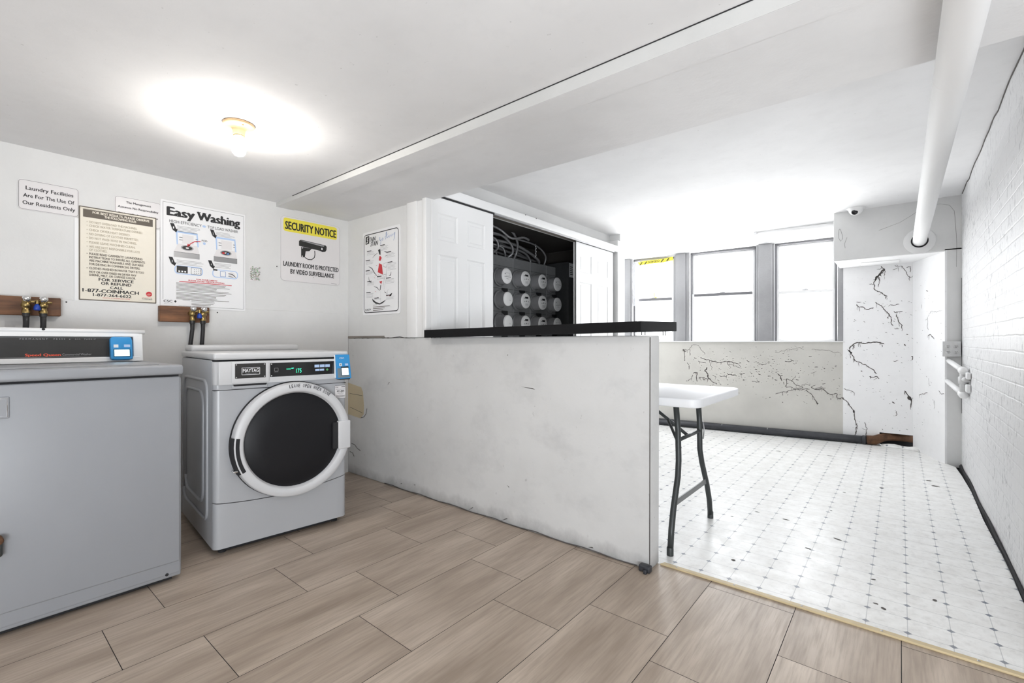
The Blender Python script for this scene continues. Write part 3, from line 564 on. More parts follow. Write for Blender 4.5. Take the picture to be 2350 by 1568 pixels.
for i in range(40):
    x_ = rr.uniform(.02, .58); z_ = rr.uniform(.15, 1.5); a = rr.uniform(-1.2, .4); l_ = rr.uniform(.004, .016); g.line([(x_, z_), (x_ + l_, z_ + l_ * math.sin(a))], rr.uniform(.0015, .004), .0011, 'crack')
g.T = Matrix.Identity(4); struct('wall_alcove_side', g, loc=(.1, 6.08, 0), rot=(0, 0, math.atan2(-.58, .2)))
# ================================================================== MACHINES
# ---- top-load washer (local: x outwards from its front, y to the right, z up)
tw = thing('top_load_washer', 'light grey top-load commercial washer with black control console, at the left edge', 'washing machine', (-2.46, .008, 0))
Wd = .652
g = G('enamel', 'dark')
g.box((-.66, 0, .03), (-.004, Wd, .906), 'enamel', .012, 3); g.box((-.02, .01, .085), (.0, Wd - .006, .906), 'enamel', .008, 3); g.box((-.03, .004, .022), (-.006, Wd - .002, .095), 'enamel', .006)
g.box((-.64, .02, .9), (-.012, Wd - .01, .918), 'dark'); g.box((-.6, .04, .006), (-.03, Wd - .03, .03), 'dark'); g.lathe([(0, .006), (.006, .004), (.007, 0)], (-.006, Wd - .055, .04), (1, 0, 0), 'dark', 10)
g.build('cabinet', tw)
g = G('enamel'); g.box((-.665, -.004, .914), (.010, Wd + .004, .957), 'enamel', .011, 3); g.build('top_panel', tw)
g = G('enamel', 'dark'); g.box((-.50, .05, .9565), (-.06, Wd - .07, .9595), 'enamel', .001); g.build('lid', tw)
g = G('white_plastic', 'steel')                              # console housing with a slightly leaning front
def cx(z): return -.545 - (z - .96) * .16
for a, b, ya, yb in ((.960, .983, .0, Wd - .035), (1.083, 1.118, 0, Wd - .035)):
    g.prism([(cx(a), ya, a), (cx(b), ya, b), (-.665, ya, b), (-.665, ya, a)], (0, yb - ya, 0), 'white_plastic', bev=.003)
g.prism([(cx(.98), Wd - .062, .96), (cx(1.1), Wd - .062, 1.1), (-.665, Wd - .062, 1.1), (-.665, Wd - .062, .96)], (0, .04, 0), 'white_plastic', bev=.004)
g.prism([(cx(.98) - .012, .0, .965), (cx(1.1) - .012, .0, 1.1), (-.66, .0, 1.1), (-.66, .0, .965)], (0, Wd - .04, 0), 'white_plastic')
g.tube([(cx(1.11) - .006, 0, 1.113), (cx(1.11) - .006, Wd - .012, 1.109)], .011, 'white_plastic', 14); g.lathe([(0, .004), (.005, .003), (.006, 0)], (cx(1.11) + .004, .265, 1.117), (1, 0, .25), 'dark', 12)
con = g.build('console', tw)
# console face in its own sheet frame
lean = math.atan(.16)
def sheet(keys): return G(*keys)
g = G('panel_black', 'grey_ink', 'redorange', 'steel')
u0, u1, v0, v1 = .0, Wd - .062, .0, .104
g.rect(u0, v0, u1, v1, 0, 'panel_black')
g.ring(.118, .006, u1 - .006, v1 - .006, .004, .0012, .0006, 'grey_ink'); g.ring(-.05, .006, .112, v1 - .006, .006, .0014, .0006, 'grey_ink'); g.line([(0, v0 + .0015), (u1, v0 + .0015)], .002, .0006, 'steel'); g.line([(0, v1 - .001), (u1, v1 - .001)], .002, .0006, 'steel')
for i, (t, a, b) in enumerate((('P E R M A N E N T', .190, .280), ('P R E S S', .299, .338), ('A L L', .372, .392), ('F A B R I C', .406, .447))): g.text(t, a, b, .088, .0065, .0008, 'grey_ink')
g.disc(.354, .091, .0022, .0008, 'grey_ink', seg=8)
g.text('Speed Queen', .206, .322, .012, .0115, .0008, 'redorange', .045); g.text('Commercial Washer', .327, .430, .013, .0095, .0008, 'grey_ink')
SHR = (Matrix.Rotation(-lean, 3, 'Y') @ Matrix(((0, 0, 1), (1, 0, 0), (0, 1, 0)))).to_euler()
g.build('control_panel', con, loc=(cx(.981) - .008, 0, .981), rot=SHR)
def reader(parent, loc, rot, wd, ht, tilt_mat, style):
    g = G('blue', 'slate', 'white_plastic', 'black', 'paper')
    if style == 0:
        g.prism(g.rrect_pts(-wd / 2, 0, wd / 2, ht, .012, 0), (0, 0, .030), 'blue', bev=.004, sm=True)
        g.box((-wd / 2 + .012, .06, .030), (-wd / 2 + .030, .075, .0312), 'paper'); g.box((wd / 2 - .032, .062, .030), (wd / 2 - .008, .075, .0308), 'lightblue'); g.box((-wd / 2 + .006, .004, -.008), (wd / 2 + .006, ht - .012, .012), 'blue', .004)
        r_ = g.build('card_reader', parent, loc=loc, rot=rot)
        s_ = G('screen', 'black'); s_.rrect(-wd / 2 + .011, .014, wd / 2 - .008, .052, .002, .0306, 'glossblack'); s_.rect(-wd / 2 + .014, .017, wd / 2 - .011, .049, .0311, 'screen'); s_.build('screen', r_)
    else:
        g.prism([(-wd / 2, 0, .020), (-wd / 2, 0, .0), (-wd / 2, ht, 0), (-wd / 2, ht, .010)], (wd, 0, 0), 'white_plastic', bev=.003)
        g.prism([(-wd / 2 + .003, -.004, .046), (-wd / 2 + .003, -.004, .012), (-wd / 2 + .003, ht + .002, .004), (-wd / 2 + .003, ht + .002, .017)], (wd - .006, 0, 0), 'blue', bev=.002)
        t_ = math.atan2(-.028, ht); g.T = Matrix.Translation((0, 0, .0465)) @ Matrix.Rotation(t_, 4, 'X')
        g.poly([(-wd / 2 + .004, .002, .0008), (-wd / 2 + .036, .002, .0008), (-wd / 2 + .036, .048, .0008), (-wd / 2 + .02, .058, .0008), (-wd / 2 + .004, .056, .0008)], 'slate'); g.rect(-wd / 2 + .004, .002, wd / 2 - .012, .013, .001, 'slate')
        g.text('CSC', -.022, .006, .112, .008, .0012, 'paper', .03); g.rect(-.026, .070, -.010, .086, .0012, 'paper'); g.rect(-.0215, .074, -.0145, .082, .0014, 'slate'); g.rect(.008, .072, .027, .084, .0012, 'lightblue')
        g.rect(-.018, .014, .028, .066, .001, 'glossblack')
        g.T = Matrix.Identity(4); g.box((-wd / 2 + .012, -.010, .006), (wd / 2 - .01, -.003, .044), 'glossblack', .002)
        r_ = g.build('card_reader', parent, loc=loc, rot=rot)
        s_ = G('screen'); s_.T = Matrix.Translation((0, 0, .0465)) @ Matrix.Rotation(t_, 4, 'X'); s_.rect(-.0145, .017, .0255, .058, .0018, 'screen'); s_.T = Matrix.Identity(4); s_.build('screen', r_)
    return r_
reader(tw, (cx(.975) - .002, .538, .966), SHR, .084, .114, None, 0)
g = G('steel', 'enamel'); g.prism([(.0, .09, .785), (.0, .127, .785), (.0, .127, .862), (.0, .09, .862)], (.006, 0, 0), 'enamel', bev=.004); g.tube([(.006, .07, .792), (.006, .122, .792), (.006, .122, .856), (.006, .07, .856)], .0018, 'steel', 6); g.build('coin_plate', tw)
g = G('rust', 'darkmetal'); g.lathe([(0, .045), (.012, .043), (.015, .036), (.013, .0)], (0, .098, .36), (1, 0, 0), 'rust', 16); g.box((.0, .078, .30), (.028, .110, .352), 'darkmetal', .006); g.build('coin_box_lock', tw)

# ---- front-load washer, turned slightly
fw = thing('front_load_washer', 'white front-load commercial washer with round black door, beside the half wall', 'washing machine', (-2.578, .821, 0), (0, 0, math.radians(-5.33)))
W2_ = .678
g = G('enamel2', 'dark')
def frontprof(z0, z1, k, d0=-.02, d1=0., xin=-.03):      # a slab with softly rounded left and right front corners
    pts = []
    for i in range(7): t = math.pi / 2 * i / 6; pts.append((d1 - .028 + .028 * math.sin(t), .028 - .028 * math.cos(t)))
    for i in range(7): t = math.pi / 2 * i / 6; pts.append((d1 - .028 + .028 * math.cos(t), W2_ - .028 + .028 * math.sin(t)))
    pts += [(xin, W2_), (xin, 0)]
    return [(x, y) for x, y in pts]
g.box((-.745, .0, .03), (-.035, W2_, .966), 'enamel2', .006)
g.box((-.70, .05, .004), (-.05, W2_ - .05, .035), 'dark')
for y in (.05, W2_ - .05):
    for x in (-.06, -.68): g.lathe([(.018, 0), (.018, .01), (.007, .012), (.007, .03)], (x, y, 0), (0, 0, 1), 'dark', 12)
# pressed ribs on the visible side
def rib(x0, x1, z0, z1, r):
    P_ = [(x0 + r - r * math.cos(t), z0 + r - r * math.sin(t)) for t in [math.pi / 2 * i / 5 for i in range(6)]] + [(x1 - r + r * math.sin(t), z0 + r - r * math.cos(t)) for t in [math.pi / 2 * i / 5 for i in range(6)]] + [(x1 - r + r * math.cos(t), z1 - r + r * math.sin(t)) for t in [math.pi / 2 * i / 5 for i in range(6)]] + [(x0 + r - r * math.sin(t), z1 - r + r * math.cos(t)) for t in [math.pi / 2 * i / 5 for i in range(6)]]
    g.tube([(x, -.001, z) for x, z in P_] + [(P_[0][0], -.001, P_[0][1])], .009, 'enamel2', 10)
rib(-.62, -.20, .22, .80, .07); rib(-.66, -.115, .15, .86, .06)
g.build('cabinet', fw)
def extr(pts, z0, z1, name, k='enamel2', bev=.004):
    q = G(k); q.prism([(x, y, z0) for x, y in pts], (0, 0, z1 - z0), k, bev=bev, sm=True); return q
# front panel (between toe panel and console) with a curved lower edge
def seam(y): return .240 + .030 * ((y - .30) / .34) ** 2
fp = frontprof(0, 0, 0)
def curved(zlo, zhi, name):
    q = G('enamel2'); ys = [0, .004, .014, .028] + [.028 + (W2_ - .056) * i / 14 for i in range(1, 15)] + [W2_ - .014, W2_ - .004, W2_]
    def xf(y):
        e = min(y, W2_ - y)
        return -.028 + math.sqrt(max(0, .028 ** 2 - max(0, .028 - e) ** 2))
    lo = [q.bm.verts.new((xf(y), y, zlo(y))) for y in ys]; hi = [q.bm.verts.new((xf(y), y, zhi(y))) for y in ys]
    lb = [q.bm.verts.new((-.04, y, zlo(y))) for y in ys]; hb = [q.bm.verts.new((-.04, y, zhi(y))) for y in ys]
    for i in range(len(ys) - 1):
        q.bm.faces.new((lo[i], lo[i + 1], hi[i + 1], hi[i])); q.bm.faces.new((hi[i], hi[i + 1], hb[i + 1], hb[i])); q.bm.faces.new((lb[i], lb[i + 1], lo[i + 1], lo[i])); q.bm.faces.new((hb[i], hb[i + 1], lb[i + 1], lb[i]))
    q.bm.faces.new((lo[0], hi[0], hb[0], lb[0])); q.bm.faces.new((lo[-1], lb[-1], hb[-1], hi[-1])); bmesh.ops.recalc_face_normals(q.bm, faces=list(q.bm.faces))
    q._new('enamel2', True); o = q.build(name, fw)
    try:
        o.data.set_sharp_from_angle(angle=math.radians(40))
    except Exception: pass
    return o
curved(lambda y: .034, lambda y: seam(y) - .002, 'toe_panel'); curved(lambda y: seam(y) + .002, lambda y: .8165, 'front_panel')
q = G('dark'); q.box((-.05, .003, .05), (-.028, W2_ - .003, .97), 'dark'); q.build('gap_liner', fw)
# console
q = G('enamel_lit', 'dark'); pts = [(x + (.014 if .02 < y < W2_ - .02 else .004), y) for x, y in frontprof(0, 0, 0)]
q.prism([(x, y, .845) for x, y in pts], (0, 0, .115), 'enamel_lit', bev=.006, sm=True)
q.prism([(x, y, .8195) for x, y in frontprof(0, 0, 0)], (0, 0, .035), 'enamel2', bev=.003, sm=True)
for z in (.8177,): q.box((-.04, .002, z - .0015), (-.001, W2_ - .002, z + .0015), 'dark')
q.build('console', fw)
q = G('enamel2', 'dark', 'panel_black', 'grey_ink', 'chrome')
q.prism([(.013, .074, .850), (.013, .248, .850), (.013, .248, .956), (.013, .074, .956)], (.008, 0, 0), 'enamel_lit', bev=.006, sm=True)
q.box((-.005, .085, .835), (.012, .238, .848), 'dark', .003, 1); q.prism([(.002, .080, .822), (.002, .240, .822), (.002, .245, .842), (.002, .075, .842)], (.006, 0, 0), 'enamel2', bev=.004)
dr = q.build('detergent_drawer', fw)
q = G('panel_black', 'grey_ink', 'chrome', 'paper'); q.T = Matrix(((0, 0, 1, .0212), (1, 0, 0, 0), (0, 1, 0, 0), (0, 0, 0, 1)))
q.rrect(.088, .874, .230, .949, .003, 0, 'panel_black')
for a, b in ((.094, .943), (.224, .943), (.094, .880), (.224, .880)): q.disc(a, b, .0035, .0008, 'chrome', seg=10)
q.ring(.118, .891, .202, .928, .002, .002, .001, 'paper'); q.text('MAYTAG', .123, .197, .904, .018, .001, 'paper', .03); q.text('COMMERCIAL LAUNDRY', .135, .186, .896, .004, .001, 'grey_ink')
q.T = Matrix.Identity(4); q.build('name_plate', dr)
q = G('glossblack', 'grey_ink', 'chrome', 'glow', 'lightblue', 'green'); q.T = Matrix(((0, 0, 1, .0150), (1, 0, 0, 0), (0, 1, 0, 0), (0, 0, 0, 1)))
q.rrect(.253, .874, .600, .947, .003, 0, 'glossblack')
for a, b in ((.260, .941), (.260, .880)): q.disc(a, b, .0035, .0008, 'chrome', seg=10)
q.ring(.274, .903, .293, .920, .002, .0012, .0008, 'grey_ink'); q.line([(.274, .899), (.293, .899)], .0012, .0008, 'grey_ink')
q.text('175', .384, .413, .890, .022, .001, 'glow'); q.text('RINSE', .335, .357, .909, .006, .0008, 'glow'); q.line([(.360, .915), (.372, .916)], .005, .0008, 'glow')
for i in range(3): q.rect(.484 + i * .030, .915, .511 + i * .030, .930, .0008, 'lightblue')
for i in range(2): q.rect(.488 + i * .026, .895, .512 + i * .026, .906, .0008, 'lightblue')
q.disc(.556, .900, .0065, .0008, 'green', seg=14)
q.T = Matrix.Identity(4); q.build('display', fw)
# top
q = G('enamel_lit'); q.box((-.75, -.004, .969), (.016, W2_ + .004, 1.004), 'enamel_lit', .012, 3); q.build('top_panel', fw)
q = G('enamel_lit'); q.box((-.735, .01, 1.0), (-.56, .615, 1.040), 'enamel_lit', .018, 4); q.build('top_cover', fw)
# door: dark ring painting the shadow in the gap behind it, white bezel with a hinge cut and a handle, dark glass
DC = (0, .373, .535); A = (1, 0, 0)
q = G('dark'); q.lathe([(.302, -.002), (.309, .006), (.300, .014), (.28, .014), (.28, 0)], DC, A, 'dark', 64); q.build('door_gap_shadow', fw)
q = G('white_plastic', 'black')
prof = [(.255, .018), (.303, .014), (.306, .022), (.301, .052), (.297, .0585), (.278, .0592), (.262, .060), (.257, .054), (.247, .030)]
q.lathe(prof, DC, A, 'bezel', 72)
q.T = Matrix(((0, 0, 1, .0), (1, 0, 0, DC[1]), (0, 1, 0, DC[2]), (0, 0, 0, 1)))
st = 'LEAVE OPEN WHEN DONE'; n_ = len(st)
for i, ch in enumerate(st):
    if ch == ' ': continue
    a = math.radians(97 - i * 2.35); r_ = .279; wch = .0078 if ch != 'W' else .011
    t0 = a - math.pi / 2; x = r_ * math.cos(a); y = r_ * math.sin(a)
    q2x, q2y = x - math.cos(t0) * wch / 2, y - math.sin(t0) * wch / 2
    q.text(ch, q2x, q2x + wch, q2y, .018, .0600, 'black', .03, rot=t0)
q.T = Matrix.Identity(4)
dr_ = q.build('door', fw)
q = G('doorglass'); q.lathe([(.2505, .036), (.23, .046), (.15, .054), (0, .057)], DC, A, 'doorglass', 64); q.build('door_glass', dr_)
q = G('dark', 'chrome'); q.lathe([(.274, .0595), (.310, .030)], DC, A, 'dark', 10, a0=math.radians(173), a1=math.radians(206)); q.lathe([(.292, .020), (.312, .016), (.312, .05), (.288, .0605), (.275, .0602)], DC, A, 'dark', 12, a0=math.radians(171), a1=math.radians(207))
q.box((.02, .072, .412), (.058, .092, .420), 'chrome', .002); q.build('hinge', dr_)
q = G('bezel', 'dark'); q.box((.03, .60, .445), (.066, .672, .605), 'bezel', .006, 3); q.box((.045, .572, .45), (.0605, .603, .60), 'dark', .004); q.build('door_handle', dr_)
reader(fw, (.012, .640, .850), ROT_LEFT, .088, .132, None, 1)
q = G('sign_grey', 'black', 'grey_ink'); q.T = Matrix(((0, 0, 1, .001), (1, 0, 0, 0), (0, 1, 0, 0), (0, 0, 0, 1)))
q.rect(.606, .728, .672, .803, 0, 'sign_grey'); q.ring(.606, .728, .672, .803, .002, .0012, .0005, 'black'); q.text('CSC', .610, .628, .790, .006, .0006, 'black', .02); q.line([(.646, .794), (.668, .795)], .004, .0006, 'black'); q.text('452-JBH', .619, .663, .764, .012, .0006, 'black', .03)
for z, a, b in ((.781, .612, .668), (.757, .622, .66), (.751, .63, .655), (.744, .612, .668), (.737, .612, .668)): q.line([(a, z), (b, z)], .002, .0006, 'grey_ink' if z > .745 else 'black')
q.T = Matrix.Identity(4); q.build('sticker', fw)

# ================================================================== VALVE BOARDS AND HOSES
def valve_board(label, y0, y1, z0, z1, ys, loc):
    t = thing('valve_board', label, 'water valves', loc)
    def L(y): return y - loc[1]
    g = G('board'); g.box((0, L(y0), z0 - loc[2]), (.040, L(y1), z1 - loc[2]), 'board', .003, 1); g.build('wooden_board', t)
    for y in ys:
        b = G('brass', 'copper'); Y = L(y); Z = z0 + .055 - loc[2]
        b.lathe([(.013, -.002), (.013, .02), (.010, .024), (.010, .055)], (.040, Y, Z), (1, 0, 0), 'brass', 14)
        b.lathe([(.012, .022), (.016, .018), (.016, .004), (.019, 0), (.019, -.014), (.014, -.016), (.014, -.03), (.017, -.033), (.017, -.045)], (.082, Y, Z), (0, 0, 1), 'brass', 14)
        b.tube([(.082, Y, Z), (.095, Y + .018, Z + .012), (.098, Y + .03, Z + .008)], .006, 'brass', 8); b.lathe([(.013, 0), (.013, .02)], (.082, Y, Z - .062), (0, 0, 1), 'copper', 12)
        v = b.build('valve', t)
        k = G('chrome'); k.ball((.104, Y, Z + .026), .017, 'chrome', 16); k.build('valve_knob', v)
    b = G('darkblue', 'brass'); ym = L((ys[0] + ys[1]) / 2 + .008); Z = z0 + .04 - loc[2]
    b.lathe([(.010, 0), (.015, .004), (.013, .02), (.006, .032)], (.09, ym, Z - .016), (0, 0, 1), 'darkblue', 8); b.lathe([(.008, .0), (.010, .012), (.005, .02)], (.09, ym, Z + .018), (0, 0, 1), 'brass', 10); b.tube([(.085, L(ys[0]), Z + .025), (.09, ym, Z + .032), (.085, L(ys[1]), Z + .022)], .005, 'brass', 8); b.build('valve_lever', t)
    return t
valve_board('brown wooden board with two brass water valves above the top-load washer', -.02, .373, 1.193, 1.288, (.242, .303), (XL + .006, .18, 1.2))
valve_board('brown wooden board with two brass water valves under the easy washing poster', .80, 1.062, 1.180, 1.276, (.955, 1.012), (XL + .006, .93, 1.2))
def hose(lab, y, yb, zt, zb, xb, grp):
    g = G('rubber'); g.tube([(XL + .088, y, zt), (XL + .090, y, zt - .05), (XL + .086, y + (yb - y) * .35, zt - .14), (XL + .078, y + (yb - y) * .8, zt - .26), (xb, yb, zb)], .0125, 'rubber', 12, radii=[.0125, .0115, .012, .0125, .0125]); g.lathe([(.0145, 0), (.0145, .022)], (XL + .088, y, zt - .016), (0, 0, 1), 'rubber', 12)
    tag(g.build('water_hose'), lab, 'hose', grp)
hose('black rubber hose hanging from the left valve above the top-load washer', .242, .232, 1.202, .5, XL + .06, 'water hoses on the left wall')
hose('black rubber hose hanging from the right valve above the top-load washer', .303, .296, 1.202, .5, XL + .06, 'water hoses on the left wall')
hose('black rubber hose on the left valve behind the front-load washer', .955, .93, 1.186, .5, XL + .06, 'water hoses on the left wall')
hose('black rubber hose on the right valve behind the front-load washer', 1.012, 1.0, 1.186, .5, XL + .06, 'water hoses on the left wall')

# ================================================================== SIGNS ON THE LEFT WALL
def sign(name, label, y0, y1, z0, z1, key, r, thick=.0035, x=XL + .0005, rot=None):
    g = G(key); g.W = y1 - y0; g.H = z1 - z0
    g.prism(g.rrect_pts(0, 0, g.W, g.H, r, 0), (0, 0, thick), key)
    g.z = thick + .0005; return g
def fr(g, u, v): return (u * g.W, (1 - v) * g.H)
def tx(g, st, u0, u1, v, cap, k='black', bold=0., shear=0.):
    x0, y = fr(g, u0, v); x1, _ = fr(g, u1, v); c = cap * g.H; g.text(st, x0, x1, y - c / 2, c, g.z, k, bold, shear)
def ln(g, u0, u1, v, wd, k='black', dz=0.): g.line([fr(g, u0, v), fr(g, u1, v)], wd, g.z + dz, k)
def pl(g, pts, k, dz=0.): g.poly([(*fr(g, u, v), g.z + dz) for u, v in pts], k)

g = sign('s', '', .218, .449, 1.736, 1.892, 'sign_grey', .016)
g.ring(.003, .003, g.W - .003, g.H - .003, .014, .0012, g.z, 'black')
tx(g, 'Laundry Facilities', .125, .90, .27, .12, 'black', .025); tx(g, 'Are For The Use Of', .085, .915, .52, .12, 'black', .025); tx(g, 'Our Residents Only', .075, .93, .76, .12, 'black', .025)
tag(g.build('wall_sign', loc=(XL + .0005, .218, 1.736), rot=ROT_LEFT), 'small white sign reading Laundry Facilities Are For The Use Of Our Residents Only', 'sign')
g = sign('s', '', .598, .818, 1.740, 1.897, 'sign_grey', .016, .003)
g.ring(.003, .003, g.W - .003, g.H - .003, .014, .0012, g.z, 'black')
tx(g, 'The Management', .24, .77, .19, .075, 'black', .04); tx(g, 'Assumes No Responsibility', .07, .93, .38, .075, 'black', .04); tx(g, 'For Lost Or Damaged Items', .08, .92, .62, .075, 'black', .04)
tag(g.build('wall_sign', loc=(XL + .0005, .598, 1.740), rot=ROT_LEFT), 'small white management sign half hidden behind the cream service sign', 'sign')
# cream service sign
g = sign('s', '', .430, .810, 1.270, 1.733, 'paper', .004, .0038)
bx0, by0 = .449 - .425, 1.290 - 1.268; ow, oh = .341, .510
tag(g.build('backing_sheet', loc=(XL + .001, .430, 1.270), rot=ROT_LEFT), 'blank white backing sheet showing around the edges of the cream service sign', 'sheet')
g = sign('s', '', .447, .792, 1.288, 1.803, 'cream', .004, .003)
g.ring(0.0, 0.0, g.W, g.H, .003, .0055, g.z, 'mid_ink'); g.line([(.006, g.H - .012), (g.W - .03, g.H - .012)], .0012, g.z, 'mid_ink')
pl(g, [(.05, .112), (.95, .112), (.95, .028), (.05, .028)], 'mid_ink'); g.z += .0005
tx(g, 'FOR BEST RESULTS, PLEASE OBSERVE', .165, .90, .052, .024, 'cream', .05); tx(g, 'THE FOLLOWING RULES', .31, .72, .084, .024, 'cream', .05); g.z -= .0003
L_ = ['DO NOT OVERLOAD THE MACHINES.', 'CHECK WATER TEMPERATURE DESIRED.', 'CHECK DRYER HEAT DESIRED.', 'NO DYEING OF CLOTHES PERMITTED.', 'DO NOT WASH RUGS IN MACHINES.', 'PLEASE LEAVE MACHINES CLEAN.', 'WE ARE NOT RESPONSIBLE FOR LOSS', 'OF CLOTHES.', "PLEASE READ GARMENTS' LAUNDERING", 'INSTRUCTIONS TO INSURE ALL GARMENTS', 'ARE MACHINE WASHABLE AND SUITABLE', 'FOR DRYING IN COMMERCIAL DRYERS.', 'CLOTHES WASHED IN WATER THAT IS TOO', 'HOT OR OVER DRIED IN DRYER MAY', 'SHRINK, MELT, OR CHANGE COLOR.']
for i, (t, v, e) in enumerate(zip(L_, (.148, .187, .232, .275, .318, .364, .411, .445, .488, .524, .560, .598, .642, .682, .715), (.733, .81, .641, .754, .728, .708, .769, .344, .805, .841, .82, .774, .826, .723, .713))):
    k = 'fade_ink' if i < 8 else 'mid_ink'; tx(g, t, .123, e, v + .012, .0235, k, .045 if i >= 8 else .03)
    if i not in (7, 9, 10, 11, 13, 14): g.disc(*fr(g, .098, v + .012), .0022, g.z, k, seg=8)
tx(g, 'FOR SERVICE', .24, .685, .768, .030, 'black', .035); tx(g, 'OR REFUND', .268, .655, .808, .030, 'black', .035); tx(g, 'CALL', .382, .545, .850, .028, 'black', .035)
tx(g, '1-877-COINMACH', .045, .755, .893, .036, 'black', .04); tx(g, '1-877-264-6622', .17, .655, .937, .030, 'black', .035); tx(g, 'WWW.COINMACH.COM', .285, .635, .967, .012, 'red')
g.disc(*fr(g, .897, .895), .0148, g.z, 'red', seg=24); tx(g, 'Coinmach', .80, .94, .951, .014, 'black', .02); ln(g, .80, .94, .938, .001, 'red'); ln(g, .75, .94, .970, .001, 'grey_ink')
for a in (-.006, 0, .006): g.line([(fr(g, .897, 0)[0] - .008 + a, fr(g, 0, .905)[1] - .003), (fr(g, .897, 0)[0] + .006 + a, fr(g, 0, .895)[1] + .003)], .0010, g.z + .0003, 'cream')
tag(g.build('service_sign', loc=(XL + .0055, .447, 1.288), rot=ROT_LEFT), 'cream black-bordered sign of laundry rules with a service phone number and red dot', 'sign')
# tall easy washing poster
g = sign('s', '', .812, 1.290, 1.268, 1.925, 'paper', .008, .004)
ob = (.825 - .812, 1.281 - 1.268)
g.ring(ob[0] - .001, .012, g.W - .011, g.H - .012, .002, .0014, g.z, 'black')
g.rect(ob[0] - .004, .008, ob[0] + .080, .05, g.z + .0002, 'paper')
W0, H0 = .448, .632; OX, OY = ob[0], 1.912 - H0 - 1.268
class F: pass
def fr(g, u, v):                                                # fractions of the printed area
    if getattr(g, 'area', None): a, b, c_, d_ = g.area; return (a + u * c_, b + (1 - v) * d_)
    return (u * g.W, (1 - v) * g.H)
g.area = (OX, OY, W0, H0)
_tx = tx
def tx(g, st, u0, u1, v, cap, k='black', bold=0., shear=0.):
    x0, y = fr(g, u0, v); x1, _ = fr(g, u1, v); c = cap * (g.area[3] if getattr(g, 'area', None) else g.H); g.text(st, x0, x1, y - c / 2, c, g.z, k, bold, shear)
g.z += .0004
tx(g, 'Easy', .05, .365, .083, .080, 'black', .07); tx(g, 'Washing', .405, .955, .083, .080, 'black', .07)
for u, e, v in ((.045, .105, .1215), (.045, .105, .0445), (.395, .445, .0445), (.465, .515, .0445), (.695, .735, .1215), (.76, .80, .1215), (.82, .862, .1215)): ln(g, u, e, v, .0038)        # serifs
tx(g, 'HIGH-EFFICIENCY', .072, .455, .176, .028, 'black'); g.disc(*fr(g, .487, .178), .010, g.z, 'lightblue', ry=.007); tx(g, 'TOP LOAD WASHER', .53, .93, .176, .028, 'black')
def arrow(u, v, n_):
    pl(g, [(u, v), (u + .045, v), (u + .075, v + .055), (u + .027, v + .058)], 'black'); pl(g, [(u + .025, v + .060), (u + .090, v + .050), (u + .073, v + .085)], 'black')
    g.z += .0004; tx(g, n_, u + .035, u + .048, v + .040, .02, 'paper'); g.z -= .0004
arrow(.078, .196, '1'); arrow(.560, .196, '2'); arrow(.062, .525, '3'); arrow(.535, .515, '4')
def lines(u0, u1, v, n_, dv, k='grey_ink', wd=.0022):
    for i in range(n_): ln(g, u0, u1 - random.random() * (u1 - u0) * .3, v + i * dv, wd, k)
lines(.16, .44, .214, 5, .0125); lines(.638, .89, .214, 4, .0125); lines(.155, .49, .548, 4, .013); lines(.62, .885, .540, 4, .013)
def washer(u0, u1, v0):                                        # opened top-load washer drawing
    pl(g, [(u0 + .02, v0 + .135), (u0 + .01, v0), (u1 - .02, v0), (u1 - .005, v0 + .135)], 'lightblue'); g.z += .0004
    pl(g, [(u0 + .035, v0 + .125), (u0 + .03, v0 + .018), (u1 - .035, v0 + .018), (u1 - .025, v0 + .125)], 'paper'); pl(g, [(u0 + .085, v0 + .12), (u0 + .085, v0 + .03), (u1 - .07, v0 + .03), (u1 - .07, v0 + .12)], 'sign_grey', .0003)
    for a in (.05, .065, .245): ln(g, u0 + a, u0 + a + .025, v0 + .06, .003, 'black', .0003); ln(g, u0 + a, u0 + a + .025, v0 + .085, .003, 'black', .0003)
    pl(g, [(u0 - .012, v0 + .205), (u0 + .035, v0 + .125), (u1 - .025, v0 + .125), (u1 + .005, v0 + .205)], 'sign_grey'); g.z += .0004
    c_ = fr(g, (u0 + u1) / 2, v0 + .158); g.disc(*c_, .034, g.z, 'grey_ink', ry=.017); g.disc(*c_, .027, g.z + .0002, 'panel_black', ry=.012); g.disc(*c_, .009, g.z + .0004, 'sign_grey', ry=.005)
    pl(g, [(u0 - .012, v0 + .258), (u1 + .005, v0 + .258), (u1 + .005, v0 + .208), (u0 - .012, v0 + .208)], 'steel'); ln(g, u0 - .012, u1 + .005, v0 + .207, .0015); g.z -= .0008
washer(.135, .425, .262); washer(.62, .915, .262)
g.z += .0012; g.line([fr(g, .44, .335), fr(g, .37, .345), fr(g, .32, .372), fr(g, .295, .395)], .005, g.z, 'red'); pl(g, [(.275, .405), (.285, .375), (.32, .395)], 'red'); tx(g, 'POD', .455, .525, .325, .018); g.disc(*fr(g, .487, .352), .008, g.z, 'lightblue'); g.disc(*fr(g, .735, .423), .009, g.z, 'red', ry=.006); g.disc(*fr(g, .79, .424), .010, g.z, 'blue_ink', ry=.006); g.z -= .0012
for u0, u1 in ((.13, .47), (.59, .93)):
    a = fr(g, u0, .685); b = fr(g, u1, .600); g.rrect(a[0], a[1], b[0], b[1], .02, g.z, 'lightblue'); a = fr(g, u0 + .012, .677); b = fr(g, u1 - .012, .608); g.rrect(a[0], a[1], b[0], b[1], .016, g.z + .0003, 'paper')
g.z += .0007
pl(g, [(.155, .672), (.285, .672), (.285, .604), (.155, .604)], 'panel_black'); g.ring(*fr(g, .325, .678), *fr(g, .45, .608), .002, .002, g.z, 'black')
for i in range(4):
    for j in range(3): g.disc(*fr(g, .365 + i * .024, .626 + j * .018), .0022, g.z, 'black', seg=6)
